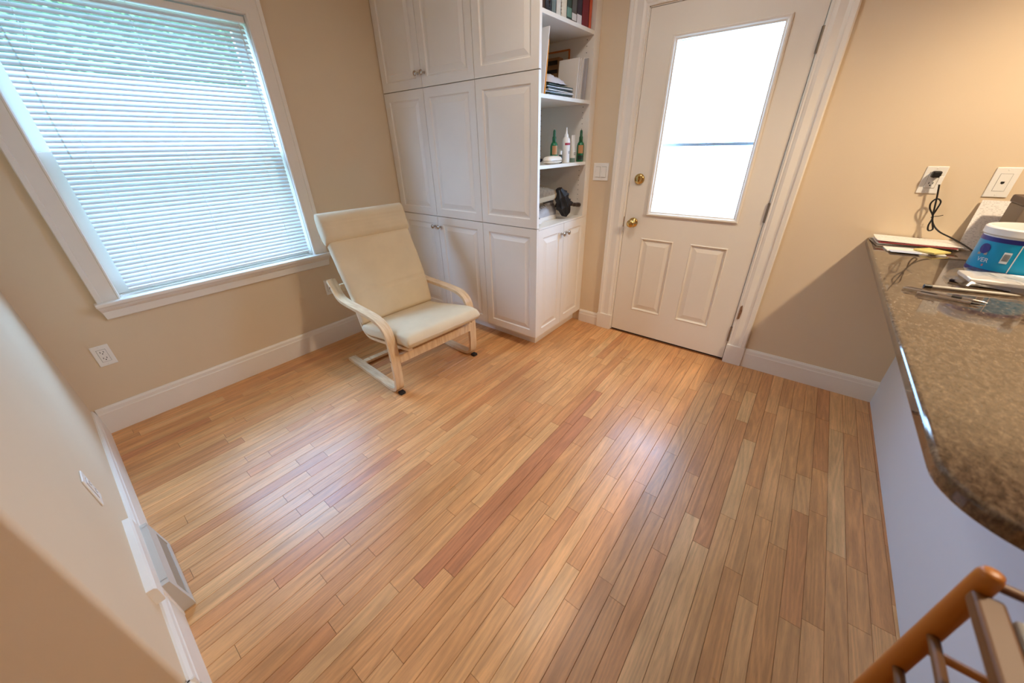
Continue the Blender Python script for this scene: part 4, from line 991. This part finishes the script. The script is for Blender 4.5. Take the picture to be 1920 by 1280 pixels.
# ------------------------------------------------------------------ bottom shelf: shoes, umbrella
ZD = .897
def shoe(label, M_, up_m, sole_m, in_m, lace_m=None):
    t = Thing('shoe', tuple(M_.translation), label, 'shoe', 'shoes on the bottom shelf')
    # local: x heel 0 -> toe .27, y across, z up
    sec = [(0.0, .024, .062, .05), (.01, .031, .082, .05), (.05, .035, .085, .05), (.10, .036, .078, .06), (.15, .040, .070, .07), (.20, .045, .056, .08), (.24, .040, .044, .08), (.262, .026, .034, .08), (.27, .012, .026, .08)]
    rows = []
    for (x, hw, top, _) in sec:
        r = [(x, -hw, .018), (x, -hw*1.03, .018+.35*(top-.018)), (x, -hw*.86, .018+.72*(top-.018)), (x, -hw*.48, top-.004), (x, 0, top), (x, hw*.48, top-.004), (x, hw*.86, .018+.72*(top-.018)), (x, hw*1.03, .018+.35*(top-.018)), (x, hw, .018)]
        rows.append(r)
    g = MB().grid(rows); k = len(sec); g.f.append(tuple(range(9))); g.f.append(tuple(range((k-1)*9, k*9)))
    t.part('upper', g.xf(M_), up_m, smooth=True)
    rows = []
    for z_, gr in ((0, 0.0), (.008, .003), (.022, .003), (.024, 0)):
        pts = [(x-(0.004 if i == 0 else 0)+(.006 if i == k-1 else 0), -(hw+gr)) for i, (x, hw, _, _) in enumerate(sec)] + [(x+(.006 if i == 0 else 0), hw+gr) for i, (x, hw, _, _) in enumerate(reversed(sec))]
        rows.append([(px_, py_, z_+.012*max(0, (px_-.2)/.07)**2) for px_, py_ in pts])
    g = MB().grid(rows, True); n_ = len(pts); g.f.append(tuple(range(n_))); g.f.append(tuple(range(3*n_, 4*n_)))
    t.part('sole', g.xf(M_), sole_m)
    rows = [[(.058+rx*math.cos(q), ry*math.sin(q), z_-.06*(.058+rx*math.cos(q)-.05)) for q in [2*PI*j/18 for j in range(18)]] for rx, ry, z_ in ((.048, .026, .081), (.05, .029, .090), (.044, .024, .092), (.040, .020, .070))]
    t.part('collar', MB().grid(rows, True).xf(M_), up_m, smooth=True)
    g = MB().grid([[(.058+.043*math.cos(q), .023*math.sin(q), .086-.06*(.008+.043*math.cos(q))) for q in [2*PI*j/18 for j in range(18)]]], True); g.f.append(tuple(range(18)))
    t.part('lining', g.xf(M_), in_m)
    if lace_m:
        for i in range(5):
            x = .115+i*.018; zt = .080-i*.006
            t.part('lace', MB().tube([(x, -.024, zt-.008), (x+.004, -.012, zt), (x+.006, 0, zt+.001), (x+.004, .012, zt), (x, .024, zt-.008)], .0022, 5).xf(M_), lace_m)
def TM(x, y, z, rz, rx=0, ry=0): return Matrix.Translation((x, y, z)) @ Matrix.Rotation(PR(rz), 4, 'Z') @ Matrix.Rotation(PR(ry), 4, 'Y') @ Matrix.Rotation(PR(rx), 4, 'X') @ Matrix.Diagonal((1, 1.1, 1.32, 1))
GREY = mat('shoe_grey', rgb(178, 177, 180), .7, noise=.12, nscale=40, bump=.2, bscale=200)
BEIG = mat('shoe_beige', rgb(150, 132, 108), .85, noise=.25, nscale=60, bump=.3, bscale=200)
PINK = mat('shoe_tan', rgb(178, 152, 130), .8, noise=.1, nscale=40)
BLK = mat('shoe_black', rgb(36, 34, 32), .5); SOLEW = mat('sole_white', rgb(226, 220, 212), .6); SOLEB = mat('sole_beige', rgb(186, 172, 146), .7)
LIN = mat('shoe_lining', rgb(60, 50, 46), .9)
shoe('grey-white running shoe at the front of the bottom shelf', TM(2.585, -1.262, ZD, 178), GREY, SOLEW, LIN, SOLEW)
shoe('black shoe with white sole beside the grey running shoe', TM(2.262, -1.10, ZD, -90), BLK, SOLEW, LIN, BLK)
shoe('tan shoe with pale sole lying beside the umbrella', TM(2.395, -1.125, ZD, -8), PINK, SOLEB, LIN, SOLEW)
shoe('beige knit shoe stacked on top, toe towards the umbrella', TM(2.290, -1.240, ZD+.118, -14, 0, -7), BEIG, SOLEB, LIN, SOLEB)
shoe('brown-beige knit shoe tipped on the back of the pile', TM(2.275, -1.15, ZD+.125, -4, 0, -12), mat('shoe_brown', rgb(126, 106, 86), .85, noise=.25, nscale=60), SOLEB, LIN, SOLEB)
um = Thing('umbrella', (2.60, -1.25, ZD), 'folded black umbrella with a curved handle among the shoes', 'umbrella')
UB = mat('umbrella_nylon', rgb(22, 20, 21), .6)
p0, p1 = Vector((2.515, -1.352, 1.105)), Vector((2.612, -1.362, .912)); rows = []; rnd = random.Random(3)
ax = (p1-p0).normalized(); uu = ax.cross(Vector((0, 1, 0))).normalized(); vv = ax.cross(uu)
for i in range(10):
    v = i/9; rad = .020+.022*math.sin(v*PI)+(.014 if i in (2, 5) else 0)
    if i == 9: rad = .006
    rows.append([p0+ax*((p1-p0).length*v)+(uu*math.cos(2*PI*j/16)+vv*math.sin(2*PI*j/16))*rad*(1+(.28 if j % 2 else -.22)*(.4+.6*v)+rnd.uniform(-.12, .12)) for j in range(16)])
g = MB().grid(rows, True); g.f.append(tuple(range(16)))
um.part('canopy', g, UB, angle=25)
um.part('shaft', MB().tube([(2.57, -1.357, 1.0), (2.660, -1.37, .988)], .006, 8), NICKEL)
um.part('handle', MB().tube(catmull([(2.650, -1.369, .990), (2.69, -1.373, .984), (2.735, -1.377, .978), (2.764, -1.379, .974)], 5), [.011]*5+[.014]*5+[.016]*6, 10), mat('dark_handle', rgb(40, 24, 20), .3), smooth=True)

# ------------------------------------------------------------------ wooden high-backed chair frame by the counter end
hc = Thing('wooden_chair', (.58, -3.25, 0), 'honey-coloured wooden chair frame with round rungs by the counter end', 'chair')
HW = mat('honey_wood', rgb(178, 108, 32), .4); HT = mat('shaded_honey_wood', rgb(106, 68, 28), .5)  # HT wood is darkened so the rails read as shaded
def post(x, y, zt, r):
    return MB().lathe([(r*.9, 0), (r*1.15, .1), (r*1.15, .5), (r, zt-.025), (r*.97, zt-.010), (r*.8, zt-.002), (r*.5, zt), (0, zt)], (x, y, 0), (0, 0, 1), 24)
XA, XB2, YA2, YB3 = .798, .37, -3.054, -3.47
for (x_, y_, z_) in ((XA, YA2, .893), (XA, YB3, .893), (XB2, YA2, .85), (XB2, YB3, .85)):
    hc.part('post', post(x_, y_, z_, .0128), HW, smooth=True)
for y_ in (YA2-.020, YB3-.012):
    hc.part('arm_rail', MB().box(XB2, XA-.010, y_, y_+.030, .844, .864), HT, bevel=.005, seg=3)
hc.part('top_rail', MB().box(XA-.006, XA+.006, YB3, YA2, .869, .880), mat('dark_honey_wood', rgb(104, 64, 30), .4), bevel=.004)
for z_ in (.748, .648): hc.part('rung', MB().tube([(XB2, YA2, z_), (XA, YA2, z_)], .0068, 12), HT, smooth=True)
for z_ in (.705, .35): hc.part('rung', MB().tube([(XA, YB3, z_), (XA, YA2, z_)], .0068, 12), HW, smooth=True)
hc.part('seat', MB().box(XB2, XA-.01, YB3+.02, YA2-.02, .43, .455), HT, bevel=.006)
hc.part('panel', MB().box(XB2+.01, XA-.008, YB3+.03, YA2-.041, .850, .856), mat('panel_grey', rgb(140, 152, 158), .4), bevel=.002, label='blue-grey panel')
hc.part('panel_edge', MB().box(XB2+.01, XA-.03, YA2-.040, YA2-.021, .846, .866), mat('panel_rim', rgb(160, 156, 148), .3), bevel=.005, label='silvery edge strip')
